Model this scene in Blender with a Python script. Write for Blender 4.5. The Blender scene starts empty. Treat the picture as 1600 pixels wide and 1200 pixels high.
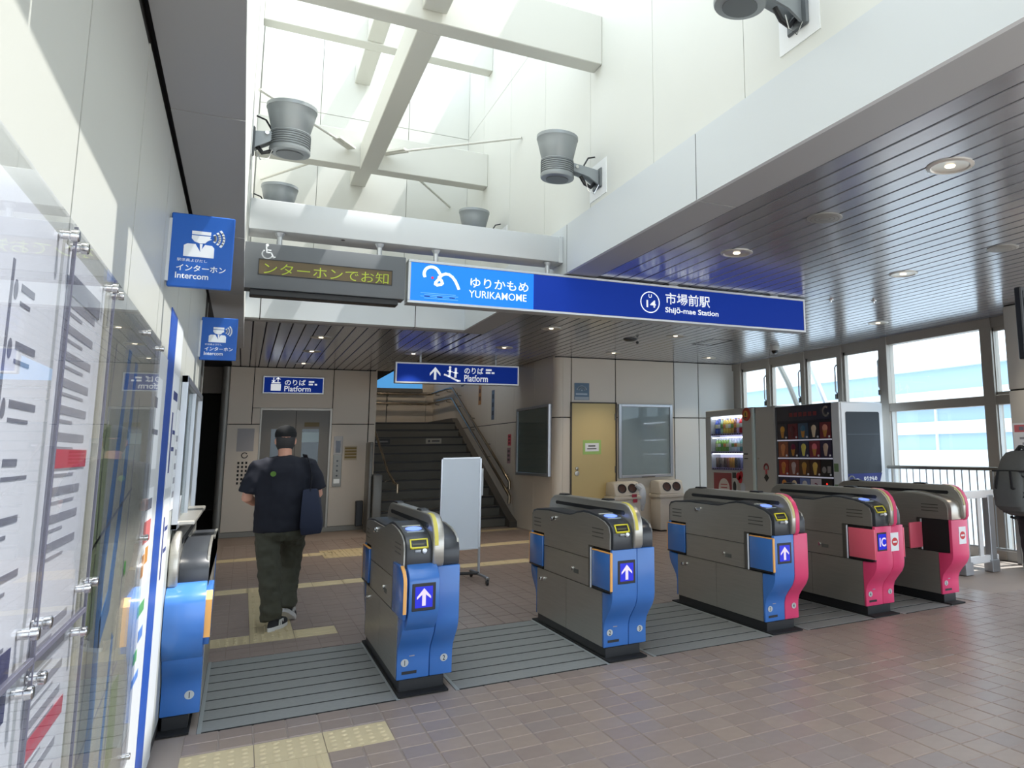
import bpy, bmesh, math, random
from mathutils import Vector, Matrix
random.seed(7)
SC = bpy.context.scene
COL = SC.collection
PI = math.pi

# ---------------------------------------------------------------- camera, sky, sun, exposure
cd = bpy.data.cameras.new('camera')
cd.sensor_fit = 'HORIZONTAL'
cd.sensor_width = 36.0
cd.lens = 1191.9 / 1600 * 36
cd.shift_x = (800 - 1073.1) / 1600
cd.shift_y = (523.8 - 600) / 1600
cd.clip_start = 0.02
cd.clip_end = 500
cam = bpy.data.objects.new('camera', cd)
COL.objects.link(cam)
_y, _p, _r = math.radians(30.06), math.radians(8.32), math.radians(-0.97)
_f = Vector((math.sin(_y) * math.cos(_p), math.cos(_y) * math.cos(_p), math.sin(_p)))
_rt = Vector((math.cos(_y), -math.sin(_y), 0))
_up = _rt.cross(_f)
_r2 = math.cos(_r) * _rt + math.sin(_r) * _up
_u2 = -math.sin(_r) * _rt + math.cos(_r) * _up
cam.matrix_world = Matrix(((_r2.x, _u2.x, -_f.x, 0), (_r2.y, _u2.y, -_f.y, 0), (_r2.z, _u2.z, -_f.z, 1.42), (0, 0, 0, 1)))
SC.camera = cam

w = bpy.data.worlds.new('sky')
SC.world = w
w.use_nodes = True
bg = w.node_tree.nodes['Background']
bg.inputs[0].default_value = (0.78, 0.89, 1.0, 1)
bg.inputs[1].default_value = SKY_STRENGTH = 2.2
ld = bpy.data.lights.new('sun', 'SUN')
ld.energy = 6.5
ld.angle = 0.0093
ld.color = (1.0, 0.97, 0.92)
sun = bpy.data.objects.new('sun', ld)
COL.objects.link(sun)
sun.rotation_euler = Vector((-1.0, 0.20, -2.42)).to_track_quat('-Z', 'Y').to_euler()

SC.view_settings.view_transform = 'Standard'
SC.view_settings.look = 'None'
SC.view_settings.gamma = 1.0
SC.view_settings.use_curve_mapping = False
SC.view_settings.exposure = 0.55
SC.cycles.use_denoising = True
SC.cycles.max_bounces = 10
SC.cycles.diffuse_bounces = 5
SC.cycles.glossy_bounces = 4
SC.cycles.transparent_max_bounces = 12
SC.cycles.caustics_reflective = False
SC.cycles.caustics_refractive = False
SC.cycles.sample_clamp_indirect = 6.0

# ---------------------------------------------------------------- materials
def lin(c):
    return tuple(((v / 12.92) if v <= 0.04045 else ((v + 0.055) / 1.055) ** 2.4) for v in (x / 255.0 for x in c)) + (1.0,)
MATS = {}
def M(name, rgb, rough=0.5, metal=0.0, emit=0.0, var=0.0, scale=8.0, bump=0.0, spec=0.5, ecol=None, stretch=None):
    if name in MATS:
        return MATS[name]
    m = bpy.data.materials.new(name)
    m.use_nodes = True
    nt = m.node_tree
    b = nt.nodes['Principled BSDF']
    c = lin(rgb)
    b.inputs['Base Color'].default_value = c
    b.inputs['Roughness'].default_value = rough
    b.inputs['Metallic'].default_value = metal
    b.inputs['Specular IOR Level'].default_value = spec
    if emit:
        b.inputs['Emission Color'].default_value = lin(ecol) if ecol else c
        b.inputs['Emission Strength'].default_value = emit
    if var or bump:
        tc = nt.nodes.new('ShaderNodeTexCoord')
        nz = nt.nodes.new('ShaderNodeTexNoise')
        nz.inputs['Scale'].default_value = scale
        nz.inputs['Detail'].default_value = 3
        src = tc.outputs['Object']
        if stretch:
            mp = nt.nodes.new('ShaderNodeMapping')
            mp.inputs['Scale'].default_value = stretch
            nt.links.new(src, mp.inputs[0])
            src = mp.outputs[0]
        nt.links.new(src, nz.inputs['Vector'])
        if var:
            mx = nt.nodes.new('ShaderNodeMix')
            mx.data_type = 'RGBA'
            mx.inputs[6].default_value = tuple(v * (1 - var) for v in c[:3]) + (1,)
            mx.inputs[7].default_value = tuple(min(1, v * (1 + var)) for v in c[:3]) + (1,)
            nt.links.new(nz.outputs[0], mx.inputs[0])
            nt.links.new(mx.outputs[2], b.inputs['Base Color'])
        if bump:
            bp = nt.nodes.new('ShaderNodeBump')
            bp.inputs['Strength'].default_value = bump
            bp.inputs['Distance'].default_value = 0.01
            nt.links.new(nz.outputs[0], bp.inputs['Height'])
            nt.links.new(bp.outputs[0], b.inputs['Normal'])
    MATS[name] = m
    return m
def glass(name, tint=(255, 255, 255), ior=1.45, rough=0.0, grazing=0.5):
    if name in MATS:
        return MATS[name]
    m = bpy.data.materials.new(name)
    m.use_nodes = True
    nt = m.node_tree
    nt.nodes.remove(nt.nodes['Principled BSDF'])
    out = nt.nodes['Material Output']
    t = nt.nodes.new('ShaderNodeBsdfTransparent')
    t.inputs[0].default_value = lin(tint)
    g = nt.nodes.new('ShaderNodeBsdfGlossy')
    g.inputs['Roughness'].default_value = rough
    lw = nt.nodes.new('ShaderNodeLayerWeight')      # Schlick reflectance of a thin sheet, same from both sides
    lw.inputs['Blend'].default_value = 0.5
    pw = nt.nodes.new('ShaderNodeMath'); pw.operation = 'POWER'; pw.inputs[1].default_value = 5.0
    nt.links.new(lw.outputs['Facing'], pw.inputs[0])
    f = nt.nodes.new('ShaderNodeMath'); f.operation = 'MULTIPLY_ADD'
    f.inputs[1].default_value = grazing; f.inputs[2].default_value = ((ior - 1) / (ior + 1)) ** 2
    nt.links.new(pw.outputs[0], f.inputs[0])
    mx = nt.nodes.new('ShaderNodeMixShader')
    nt.links.new(f.outputs[0], mx.inputs[0])
    nt.links.new(t.outputs[0], mx.inputs[1])
    nt.links.new(g.outputs[0], mx.inputs[2])
    nt.links.new(mx.outputs[0], out.inputs[0])
    MATS[name] = m
    return m

STEEL = M('brushed_steel', (182, 179, 171), 0.33, 0.75, var=0.12, scale=3, stretch=(1, 1, 30))
STEEL_D = M('dark_steel', (112, 110, 104), 0.3, 0.6, var=0.12, scale=3, stretch=(1, 1, 26))
CHROME = M('chrome', (205, 205, 205), 0.15, 1.0)
ALU = M('aluminium', (190, 194, 200), 0.35, 0.8)
BLACK = M('black_plastic', (26, 27, 30), 0.4)
BLACK_G = M('charcoal_plastic', (52, 55, 60), 0.32)
BLACK_F = M('flat_black', (14, 14, 15), 0.8)
BLUE = M('gate_blue', (66, 118, 192), 0.22)
PINK = M('gate_pink', (226, 72, 118), 0.32)
PINK_L = M('flap_pink', (236, 104, 126), 0.35)
ORANGE = M('orange_edge', (240, 176, 96), 0.5)
WHITE = M('white_paint', (236, 238, 238), 0.5)
WHITE_P = M('white_print', (240, 243, 246), 0.5)
SHAFT = M('shaft_panel', (216, 217, 211), 0.55, var=0.02, scale=1.5)
BEAMM = M('beam_paint', (206, 206, 198), 0.55)
FASCIA = M('fascia_panel', (206, 211, 214), 0.4)
SOFFIT = M('soffit_panel', (162, 164, 166), 0.42)
PANEL = M('wall_panel_cream', (222, 213, 199), 0.45, var=0.03, scale=2)
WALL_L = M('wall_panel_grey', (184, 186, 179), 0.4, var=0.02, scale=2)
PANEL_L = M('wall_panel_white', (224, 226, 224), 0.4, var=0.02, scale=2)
GAP = M('dark_joint', (34, 32, 30), 0.8)
SLAT = M('ceiling_slat', (184, 187, 194), 0.2, 0.7)
SIGN_B = M('sign_blue', (4, 52, 160), 0.55, emit=0.16, spec=0.25)
SIGN_A = M('sign_azure', (0, 118, 238), 0.35, emit=0.4)
SIGN_W = M('sign_white', (238, 244, 250), 0.45, emit=0.35)
SIGN_BP = M('sign_blue_plain', (24, 92, 184), 0.4)
DARKGAP = M('recess', (20, 20, 20), 0.9)
WINGLASS = glass('window_glass', (245, 250, 252))
ACRYL = glass('acrylic_sheet', (250, 251, 253), 1.45, grazing=0.7)
SHOWGLASS = glass('show_glass', (235, 240, 240), 1.35)

# ---------------------------------------------------------------- mesh helpers
class MB:
    def __init__(s):
        s.v = []; s.f = []
    def box(s, x0, x1, y0, y1, z0, z1):
        n = len(s.v)
        s.v += [(x0, y0, z0), (x1, y0, z0), (x1, y1, z0), (x0, y1, z0), (x0, y0, z1), (x1, y0, z1), (x1, y1, z1), (x0, y1, z1)]
        s.f += [(n, n + 3, n + 2, n + 1), (n + 4, n + 5, n + 6, n + 7), (n, n + 1, n + 5, n + 4), (n + 1, n + 2, n + 6, n + 5), (n + 2, n + 3, n + 7, n + 6), (n + 3, n, n + 4, n + 7)]
        return s
    def prism(s, pts, a0, a1, axis='x'):
        """polygon pts (u,v) extruded along axis: x -> (y,z), y -> (x,z), z -> (x,y)"""
        n = len(s.v); k = len(pts)
        def P(u, v, a):
            return (a, u, v) if axis == 'x' else ((u, a, v) if axis == 'y' else (u, v, a))
        s.v += [P(u, v, a0) for u, v in pts] + [P(u, v, a1) for u, v in pts]
        s.f += [tuple(range(n, n + k)), tuple(range(n + 2 * k - 1, n + k - 1, -1))]
        for i in range(k):
            j = (i + 1) % k
            s.f.append((n + j, n + i, n + k + i, n + k + j))
        return s
    def ring_loft(s, rings, cap=True):
        n0 = len(s.v); k = len(rings[0])
        for r in rings:
            s.v += [tuple(p) for p in r]
        for a in range(len(rings) - 1):
            for i in range(k):
                j = (i + 1) % k
                s.f.append((n0 + a * k + i, n0 + a * k + j, n0 + (a + 1) * k + j, n0 + (a + 1) * k + i))
        if cap:
            s.f.append(tuple(range(n0 + k - 1, n0 - 1, -1)))
            m = n0 + (len(rings) - 1) * k
            s.f.append(tuple(range(m, m + k)))
        return s
    def tube(s, path, r, n=10, cap=True):
        path = [Vector(p) for p in path]
        rr = r if isinstance(r, (list, tuple)) else [r] * len(path)
        rings = []
        up = None
        for i, p in enumerate(path):
            d = (path[min(i + 1, len(path) - 1)] - path[max(i - 1, 0)]).normalized()
            if up is None:
                up = Vector((0, 0, 1)) if abs(d.z) < 0.9 else Vector((1, 0, 0))
            a = d.cross(up)
            if a.length < 1e-4:
                a = d.cross(Vector((0, 1, 0)))
            a.normalize()
            b = a.cross(d).normalized()
            up = b
            q = rr[i]
            qa, qb = q if isinstance(q, (tuple, list)) else (q, q)
            rings.append([p + a * (math.cos(2 * PI * t / n) * qa) + b * (math.sin(2 * PI * t / n) * qb) for t in range(n)])
        return s.ring_loft(rings, cap)
    def lathe(s, prof, n=24, c=(0, 0, 0), axis='z', cap=True):
        rings = []
        for r, h in prof:
            ring = []
            for t in range(n):
                a = 2 * PI * t / n
                u, v = r * math.cos(a), r * math.sin(a)
                p = (u, v, h) if axis == 'z' else ((u, h, -v) if axis == 'y' else (h, u, v))
                ring.append((p[0] + c[0], p[1] + c[1], p[2] + c[2]))
            rings.append(ring)
        return s.ring_loft(rings, cap)
    def ell(s, c, rx, ry, rz, n=14, m=8):
        rings = []
        for i in range(m + 1):
            t = -PI / 2 + PI * i / m
            q = max(math.cos(t), 0.02)
            rings.append([(c[0] + rx * q * math.cos(2 * PI * k / n), c[1] + ry * q * math.sin(2 * PI * k / n), c[2] + rz * math.sin(t)) for k in range(n)])
        return s.ring_loft(rings)
    def xf(s, mat, start=0):
        s.v[start:] = [tuple(mat @ Vector(p)) for p in s.v[start:]]
        return s
    def mesh(s, name, mat, bevel=0.0, seg=1, smooth=35):
        me = bpy.data.meshes.new(name)
        me.from_pydata(s.v, [], s.f)
        bm = bmesh.new(); bm.from_mesh(me)
        bmesh.ops.recalc_face_normals(bm, faces=bm.faces)
        if bevel:
            ed = [e for e in bm.edges if len(e.link_faces) == 2 and e.calc_face_angle(0) > 0.6]
            bmesh.ops.bevel(bm, geom=ed, offset=bevel, segments=seg, affect='EDGES', profile=0.5)
        bm.to_mesh(me); bm.free()
        if smooth:
            me.polygons.foreach_set('use_smooth', [True] * len(me.polygons))
            me.set_sharp_from_angle(angle=math.radians(smooth))
        if mat:
            me.materials.append(mat)
        return me
    def ob(s, name, mat, parent=None, bevel=0.0, seg=1, smooth=35, loc=None):
        o = bpy.data.objects.new(name, s.mesh(name, mat, bevel, seg, smooth))
        COL.objects.link(o)
        if parent:
            o.parent = parent
        if loc:
            o.location = loc
        return o
def box(name, x0, x1, y0, y1, z0, z1, mat, parent=None, bevel=0.0, seg=1):
    return MB().box(x0, x1, y0, y1, z0, z1).ob(name, mat, parent, bevel, seg)
def thing(name, label, cat, loc=(0, 0, 0), rz=0.0, group=None):
    o = bpy.data.objects.new(name, None)
    o.empty_display_size = 0.1
    COL.objects.link(o)
    o.location = loc
    o.rotation_euler = (0, 0, rz)
    o['label'] = label; o['category'] = cat
    if group: o['group'] = group
    return o
def tag(o, label, cat, group=None):
    o['label'] = label; o['category'] = cat
    if group: o['group'] = group
    return o
def struct(o, label=None):
    o['kind'] = 'structure'
    if label: o['label'] = label
    return o
def sempty(name, label=None, loc=(0, 0, 0)):
    o = bpy.data.objects.new(name, None)
    COL.objects.link(o); o.location = loc
    return struct(o, label)
def copy_tree(o, parent=None):
    c = o.copy(); COL.objects.link(c)
    if parent: c.parent = parent
    for ch in list(o.children):
        copy_tree(ch, c)
    return c
def inst(name, me, parent=None, loc=(0, 0, 0), rz=0.0):
    o = bpy.data.objects.new(name, me)
    COL.objects.link(o); o.parent = parent; o.location = loc
    if rz: o.rotation_euler = (0, 0, rz)
    return o
FACE = {'-y': 0.0, '-x': -PI / 2, '+x': PI / 2, '+y': PI}
def text(body, size, loc, facing, mat, parent, name='lettering', width=None, bold=0.0, align='LEFT', height=None):
    """flat lettering; size = em size in metres, facing = the way the printed side looks"""
    c = bpy.data.curves.new(name, 'FONT')
    c.body = body; c.size = 1.0; c.align_x = align; c.offset = bold; c.resolution_u = 3
    c.extrude = 0.0
    o = bpy.data.objects.new(name, c)
    me = bpy.data.meshes.new_from_object(o)
    me.name = name
    bpy.data.objects.remove(o); bpy.data.curves.remove(c)
    xs = [v.co.x for v in me.vertices]; ys = [v.co.y for v in me.vertices]
    sx = sy = size
    if width and xs:
        sx = width / (max(xs) - min(xs))
    if height and ys:
        sy = height / (max(ys) - min(ys))
    rz = FACE[facing] if isinstance(facing, str) else facing
    R = Matrix.Rotation(rz, 4, 'Z') @ Matrix.Rotation(PI / 2, 4, 'X') @ Matrix.Diagonal((sx, sy, 1, 1))
    me.transform(R)
    me.materials.clear(); me.materials.append(mat)
    ob = bpy.data.objects.new(name, me)
    COL.objects.link(ob); ob.parent = parent; ob.location = loc
    return ob
def flat(polys, facing, mat, parent, loc, name='print', th=0.0012):
    """printed shapes: list of polygons (u right, v up) raised th in front of a face"""
    mb = MB()
    for p in polys:
        mb.prism(p, -th, 0, 'y')
    rz = FACE[facing] if isinstance(facing, str) else facing
    mb.xf(Matrix.Rotation(rz, 4, 'Z'))
    return mb.ob(name, mat, parent, smooth=0, loc=loc)
def stroke(pts, wd):
    """polyline -> list of quads"""
    out = []
    for a, b in zip(pts[:-1], pts[1:]):
        dx, dy = b[0] - a[0], b[1] - a[1]
        l = math.hypot(dx, dy) or 1
        nx, ny = -dy / l * wd / 2, dx / l * wd / 2
        ex, ey = dx / l * wd * 0.25, dy / l * wd * 0.25
        out.append([(a[0] + nx - ex, a[1] + ny - ey), (a[0] - nx - ex, a[1] - ny - ey), (b[0] - nx + ex, b[1] - ny + ey), (b[0] + nx + ex, b[1] + ny + ey)])
    return out
def disc(cx, cy, r, n=20, ry=None):
    return [(cx + r * math.cos(2 * PI * i / n), cy + (ry or r) * math.sin(2 * PI * i / n)) for i in range(n)]
def rect(x0, x1, y0, y1):
    return [(x0, y0), (x1, y0), (x1, y1), (x0, y1)]
def arc(cx, cy, r, a0, a1, n=12):
    return [(cx + r * math.cos(math.radians(a0 + (a1 - a0) * i / n)), cy + r * math.sin(math.radians(a0 + (a1 - a0) * i / n))) for i in range(n + 1)]
# ================================================================ FLOOR
PX, PY = 0.153, 0.155
floor = box('floor', -3.0, 9.4, -1.5, 24.0, -0.3, -0.004, M('floor_grout', (158, 145, 137), 0.7), None)
struct(floor, 'brown tiled concourse floor')
TM = [M('tile_brown_%d' % i, c, 0.36, var=0.10, scale=14, bump=0.05) for i, c in enumerate(((152, 136, 127), (147, 131, 123), (155, 138, 127), (146, 132, 126)))]
def slab_mesh(name, sx, sy, h, mat, bev=0.003):
    return MB().box(-sx / 2, sx / 2, -sy / 2, sy / 2, -0.02, 0).mesh(name, mat, bev)
TMESH = [slab_mesh('floor_tile', PX - 0.006, PY - 0.006, 0, m) for m in TM]
MAT_Y0, MAT_Y1, MAT_X0, MAT_X1 = 4.89, 6.47, -0.30, 5.76
# tactile paving: (x, y, kind) kind 0 dots, 1 bars along y, 2 bars along x
TY = M('tactile_yellow', (202, 185, 148), 0.6, var=0.08, scale=10)
tact = []
for i in range(3):
    tact.append((-0.023 + 0.306 * i, 4.405, 0))
    tact.append((-0.023 + 0.306 * i, 7.055, 0 if i < 2 else 2))
for k in range(3): tact.append((0.283, 4.095 - 0.31 * k, 1))
for k in range(7): tact.append((0.283, 7.365 + 0.31 * k, 1))
for i in range(6): tact.append((-0.023 + 0.306 * i, 9.535, 2 if i != 1 else 0))
for i in range(5): tact.append((-0.176 + 0.306 * i, 12.3, 2))
for i in range(2):
    for k in range(3): tact.append((1.20 + 0.306 * i, 11.9 + 0.31 * k, 1))
for i in range(5): tact.append((2.55 + 0.306 * i, 9.9, 2))
for i in range(8): tact.append((1.9 + 0.306 * i, 11.85, 2))
for i in range(7): tact.append((2.42 + 0.306 * i, 13.9, 0))
def tact_mesh(kind):
    mb = MB().box(-0.151, 0.151, -0.153, 0.153, -0.02, 0.001)
    if kind == 0:
        for i in range(5):
            for j in range(5):
                x, y = -0.116 + 0.058 * i, -0.116 + 0.058 * j
                mb.lathe([(0.017, 0.001), (0.011, 0.0055)], 8, (x, y, 0))
    else:
        for i in range(4):
            t = -0.11 + 0.0733 * i
            p = [(-0.013, 0.001), (0.013, 0.001), (0.008, 0.0055), (-0.008, 0.0055)]
            if kind == 1:
                mb.prism([(t + u, v) for u, v in p], -0.135, 0.135, 'y')
            else:
                mb.prism([(t + u, v) for u, v in p], -0.135, 0.135, 'x')
    return mb.mesh('tactile_tile', TY, 0.0, smooth=50)
TACT = [tact_mesh(k) for k in range(3)]
def in_tact(x, y):
    return any(abs(x - a) < 0.19 and abs(y - b) < 0.19 for a, b, _ in tact)
for x, y, k in tact:
    inst('tactile_tile', TACT[k], floor, (x, y, 0))
cells = []
rows = [4.8125 - PY * k for k in range(-1, 24)] + [6.5475 + PY * k for k in range(0, 50)]
x0 = 0.13 + PX / 2
for y in rows:
    for k in range(-3, 52):
        x = x0 + PX * k
        if x < -0.23 or x > 8.0 or (x > 4.42 and y > 12.1) or (y > 14.4 and x > 2.1) or y > 15.6: continue
        if MAT_Y0 - 0.04 < y < MAT_Y1 + 0.04 and x < MAT_X1: continue
        if in_tact(x, y): continue
        cells.append((x, y))
for k in range(0, 11):           # beside the last gate, along the mat rows
    for j in range(40):
        x = x0 + PX * j
        if MAT_X1 + 0.06 < x < 8.0: cells.append((x, 4.8125 + PY * (k + 1)))
_seen = set(); cc = []
for x, y in cells:
    q = (round(x, 2), round(y, 2))
    if q not in _seen: _seen.add(q); cc.append((x, y))
def in_view(x, y):
    d = Vector((x, y, -1.42)); z = d.dot(_f)
    if z < 0.1: return 0
    u = 1073.1 + 1191.9 * d.dot(_r2) / z; v = 523.8 - 1191.9 * d.dot(_u2) / z
    if -30 < u < 1630 and v < 1230: return 1 / z
    return 0
cc.sort(key=lambda c: -in_view(*c))
rest = MB()
for i, (x, y) in enumerate(cc):
    if i < 298:
        inst('floor_tile', TMESH[random.randrange(4)], floor, (x, y, random.uniform(-0.0008, 0.0008)))
    else:
        h = random.uniform(-0.0008, 0.0008)
        rest.box(x - PX / 2 + 0.003, x + PX / 2 - 0.003, y - PY / 2 + 0.003, y + PY / 2 - 0.003, -0.02, h)
o = rest.ob('floor_tiles', M('tile_brown_far', (150, 134, 126), 0.36, var=0.14, scale=5, bump=0.05), floor, smooth=0)
o['kind'] = 'stuff'

# ================================================================ CEILING
ceiling = sempty('ceiling', 'grey slatted metal ceiling')
CZ = 2.97
HX0, HX1, HY0, HY1 = -0.06, 2.40, 0.4, 9.90
back = MB()
back.box(HX1 + 0.1, 8.16, -1.0, 14.3, CZ + 0.03, 3.36)
back.box(-3.0, HX1 + 0.1, HY1 + 0.1, 24.0, CZ + 0.03, 3.36)
back.box(-3.0, HX1 + 0.1, -1.0, HY0 - 0.1, CZ + 0.03, 3.36)
back.box(-3.0, HX0 - 0.25, HY0 - 0.1, HY1 + 0.1, CZ + 0.03, 3.36)
back.ob('ceiling_backing', M('ceiling_void', (40, 41, 44), 0.8), ceiling, smooth=0)
SP = 0.14
def slat(x, y0, y1):
    MB().box(x + 0.006, x + SP - 0.006, y0, y1, CZ, CZ + 0.028).ob('ceiling_slat', SLAT, ceiling, 0.004)
for k in range(39):
    x = 2.72 + SP * k
    if x + SP > 8.15: break
    slat(x, -0.95, 13.95 if x + SP < 4.5 else 12.2)
for k in range(19):
    x = -0.26 + SP * k
    slat(x, 10.2, 15.66)
slat(2.40, 10.2, 13.95); slat(2.56, 10.2, 13.95)
box('edge_panel', HX1 + 0.03, 2.712, -0.95, 4.0, CZ - 0.003, CZ + 0.03, SOFFIT, ceiling)
box('edge_panel', HX1 + 0.03, 2.712, 4.012, HY1 + 0.15, CZ - 0.003, CZ + 0.03, SOFFIT, ceiling)
box('edge_panel', -0.30, 2.712, HY1 + 0.155, 10.19, CZ - 0.003, CZ + 0.03, SOFFIT, ceiling)
# low soffit over the left wall
for a, b in ((-0.95, 1.29), (1.30, 3.045), (3.055, 4.795), (4.805, 6.55), (6.56, 8.3), (8.31, 9.95)):
    box('soffit_panel', -0.285, HX0, a, b, 2.61, 2.64, SOFFIT, ceiling)
box('soffit_back', -3.0, -0.075, -0.95, 9.95, 2.645, 2.98, GAP, ceiling)
box('edge_trim', 8.0, 8.175, -0.95, 12.25, CZ - 0.012, CZ + 0.035, SLAT, ceiling)
# ceiling hatch outline
for a, b, c, d in ((5.85, 6.2, 9.35, 9.37), (5.85, 6.2, 9.95, 9.97), (5.85, 5.87, 9.35, 9.97), (6.18, 6.2, 9.35, 9.97)):
    box('hatch_joint', a, b, c, d, CZ - 0.002, CZ + 0.003, GAP, ceiling)

# ================================================================ SKYLIGHT SHAFT
def shaft_wall(name, panels, label):
    e = sempty(name, label)
    for p in panels: box('wall_panel', *p, SHAFT, e)
    return e
WT = 6.75
ZJ = 5.62
px = []
ys = [-0.0, 1.15, 2.31, 3.47, 4.63, 5.79, 6.95, 8.11, 9.27, 10.06]
for a, b in zip(ys[:-1], ys[1:]):
    px += [(2.43, 2.60, a + 0.003, b - 0.003, 2.99, ZJ - 0.003), (2.43, 2.60, a + 0.003, b - 0.003, ZJ + 0.003, WT)]
wr = shaft_wall('wall_skylight_right', px, 'white panelled right wall of the skylight shaft')
box('joint_backing', 2.45, 2.62, 0.0, 10.06, 2.99, WT - 0.01, M('shaft_joint', (168, 168, 162), 0.7), wr)
px = []
for a, b in zip(ys[:-1], ys[1:]):
    px += [(-0.24, HX0 - 0.012, a + 0.003, b - 0.003, 2.66, ZJ - 0.003), (-0.24, HX0 - 0.012, a + 0.003, b - 0.003, ZJ + 0.003, WT)]
wl = shaft_wall('wall_skylight_left', px, 'white panelled left wall of the skylight shaft')
box('joint_backing', -0.26, HX0 - 0.03, 0.0, 10.06, 2.66, WT - 0.01, MATS['shaft_joint'], wl)
px = []
xs = [-0.06, 0.60, 1.65, 2.43]
for a, b in zip(xs[:-1], xs[1:]):
    px += [(a + 0.003, b - 0.003, 10.06, 10.2, 2.99, ZJ - 0.003), (a + 0.003, b - 0.003, 10.06, 10.2, ZJ + 0.003, WT)]
wf = shaft_wall('wall_skylight_far', px, 'white panelled far wall of the skylight shaft')
box('joint_backing', -0.1, 2.45, 10.08, 10.22, 2.99, WT - 0.01, MATS['shaft_joint'], wf)
px = [(-0.06, 2.43, -0.1, 0.0, 2.99, 5.2)]
shaft_wall('wall_skylight_near', px, 'white near wall of the skylight shaft')
# fascia round the opening
tf = sempty('trim_1', 'pale grey metal fascia around the skylight opening')
for a, b in ((0.0, 1.6), (1.612, 3.99), (4.0, 6.25), (6.262, HY1)):
    box('fascia_panel', HX1, 2.428, a, b, CZ - 0.004, 3.41, FASCIA, tf)
for a, b in ((-0.25, 0.075), (0.085, 1.78), (1.79, 2.42)):
    box('fascia_panel', a, b, HY1, 10.05, CZ - 0.004, 3.41, FASCIA, tf)
box('fascia_joint', HX1 + 0.003, 2.42, 0.01, HY1, CZ, 3.405, GAP, tf)
box('fascia_joint', -0.24, 2.39, HY1 + 0.003, 10.04, CZ, 3.405, GAP, tf)
# beams
def beam(x0, x1, y0, y1, z0, z1, label, mat=BEAMM):
    o = box('skylight_beam', x0, x1, y0, y1, z0, z1, mat, None, 0.006)
    tag(o, label, 'beam')
    return o
XL, XR = HX0 - 0.011, 2.43
beam(XL, XR, 5.54, 5.72, 4.61, 5.05, 'large white cross beam nearest the top edge of the photo in the skylight')
beam(XL, XR, 9.05, 9.24, 4.64, 5.06, 'white cross beam with braces bolted on its front face low in the skylight')
beam(XL, XR, 8.92, 9.10, 6.10, 6.48, 'upper thin white cross beam high above the braced beam')
beam(XL, XR, 2.03, 2.21, 4.61, 5.05, 'white cross beam overhead just in front of the opening, out of the photo top')
beam(0.97, 1.15, 5.725, 9.045, 4.61, 4.92, 'long white lengthwise beam running between two cross beams')
beam(0.97, 1.15, 2.215, 5.535, 4.69, 4.92, 'near white lengthwise beam meeting the large cross beam at the photo top')
beam(0.97, 1.15, 9.245, 10.055, 4.74, 5.05, 'short white beam stub from the braced beam to the far shaft wall')
beam(0.97, 1.15, 9.105, 10.055, 6.10, 6.40, 'upper short white beam stub beside the far wall top')
beam(0.97, 1.15, 5.4, 8.915, 6.12, 6.45, 'upper white lengthwise beam above the long middle one')
def brace(p, q, label, pl):
    t = thing('brace_rod', label, 'brace', p)
    d = Vector(q) - Vector(p)
    MB().tube([(0, 0, 0), tuple(d)], 0.014, 8).ob('rod', BEAMM, t)
    u = d.normalized(); a = math.atan2(u.y, u.x)
    m = MB().box(-0.02, 0.30, -0.05, 0.05, -0.012, 0.012)
    m.xf(Matrix.Rotation(a, 4, 'Z')); m.ob('gusset_plate', BEAMM, t)
    return t
brace((1.22, 9.0, 4.83), (2.42, 7.68, 4.76), 'steel brace rod from the lower beam front to the right shaft wall', 1)
brace((0.86, 9.0, 4.83), (-0.06, 7.72, 4.76), 'steel brace rod from the lower beam front to the left shaft wall', 1)
brace((1.55, 9.28, 4.76), (2.2, 10.04, 4.63), 'thin steel rod behind the lower beam slanting to the far wall right', 0)
brace((0.62, 9.28, 4.76), (0.0, 10.04, 4.65), 'thin steel rod behind the lower beam slanting to the far wall left', 0)

# big white box beam carrying the signs
t = thing('sign_beam', 'pale grey box beam across the skylight opening above the hanging signs', 'beam', (0, 6.36, 3.08))
box('beam_shell', -0.058, 2.39, -0.01, 0.26, 0.0, 0.235, FASCIA, t, 0.008, 2)
box('end_cap', 2.36, 2.399, -0.016, 0.266, -0.006, 0.241, FASCIA, t, 0.004)
box('end_gap', 2.39, 2.3995, -0.012, 0.24, 0.01, 0.2, BLACK, t)
MB().lathe([(0.014, 0), (0.014, -0.003)], 12, (0.59, 0.05, 0.0)).ob('drain_hole', BLACK, t)

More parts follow.
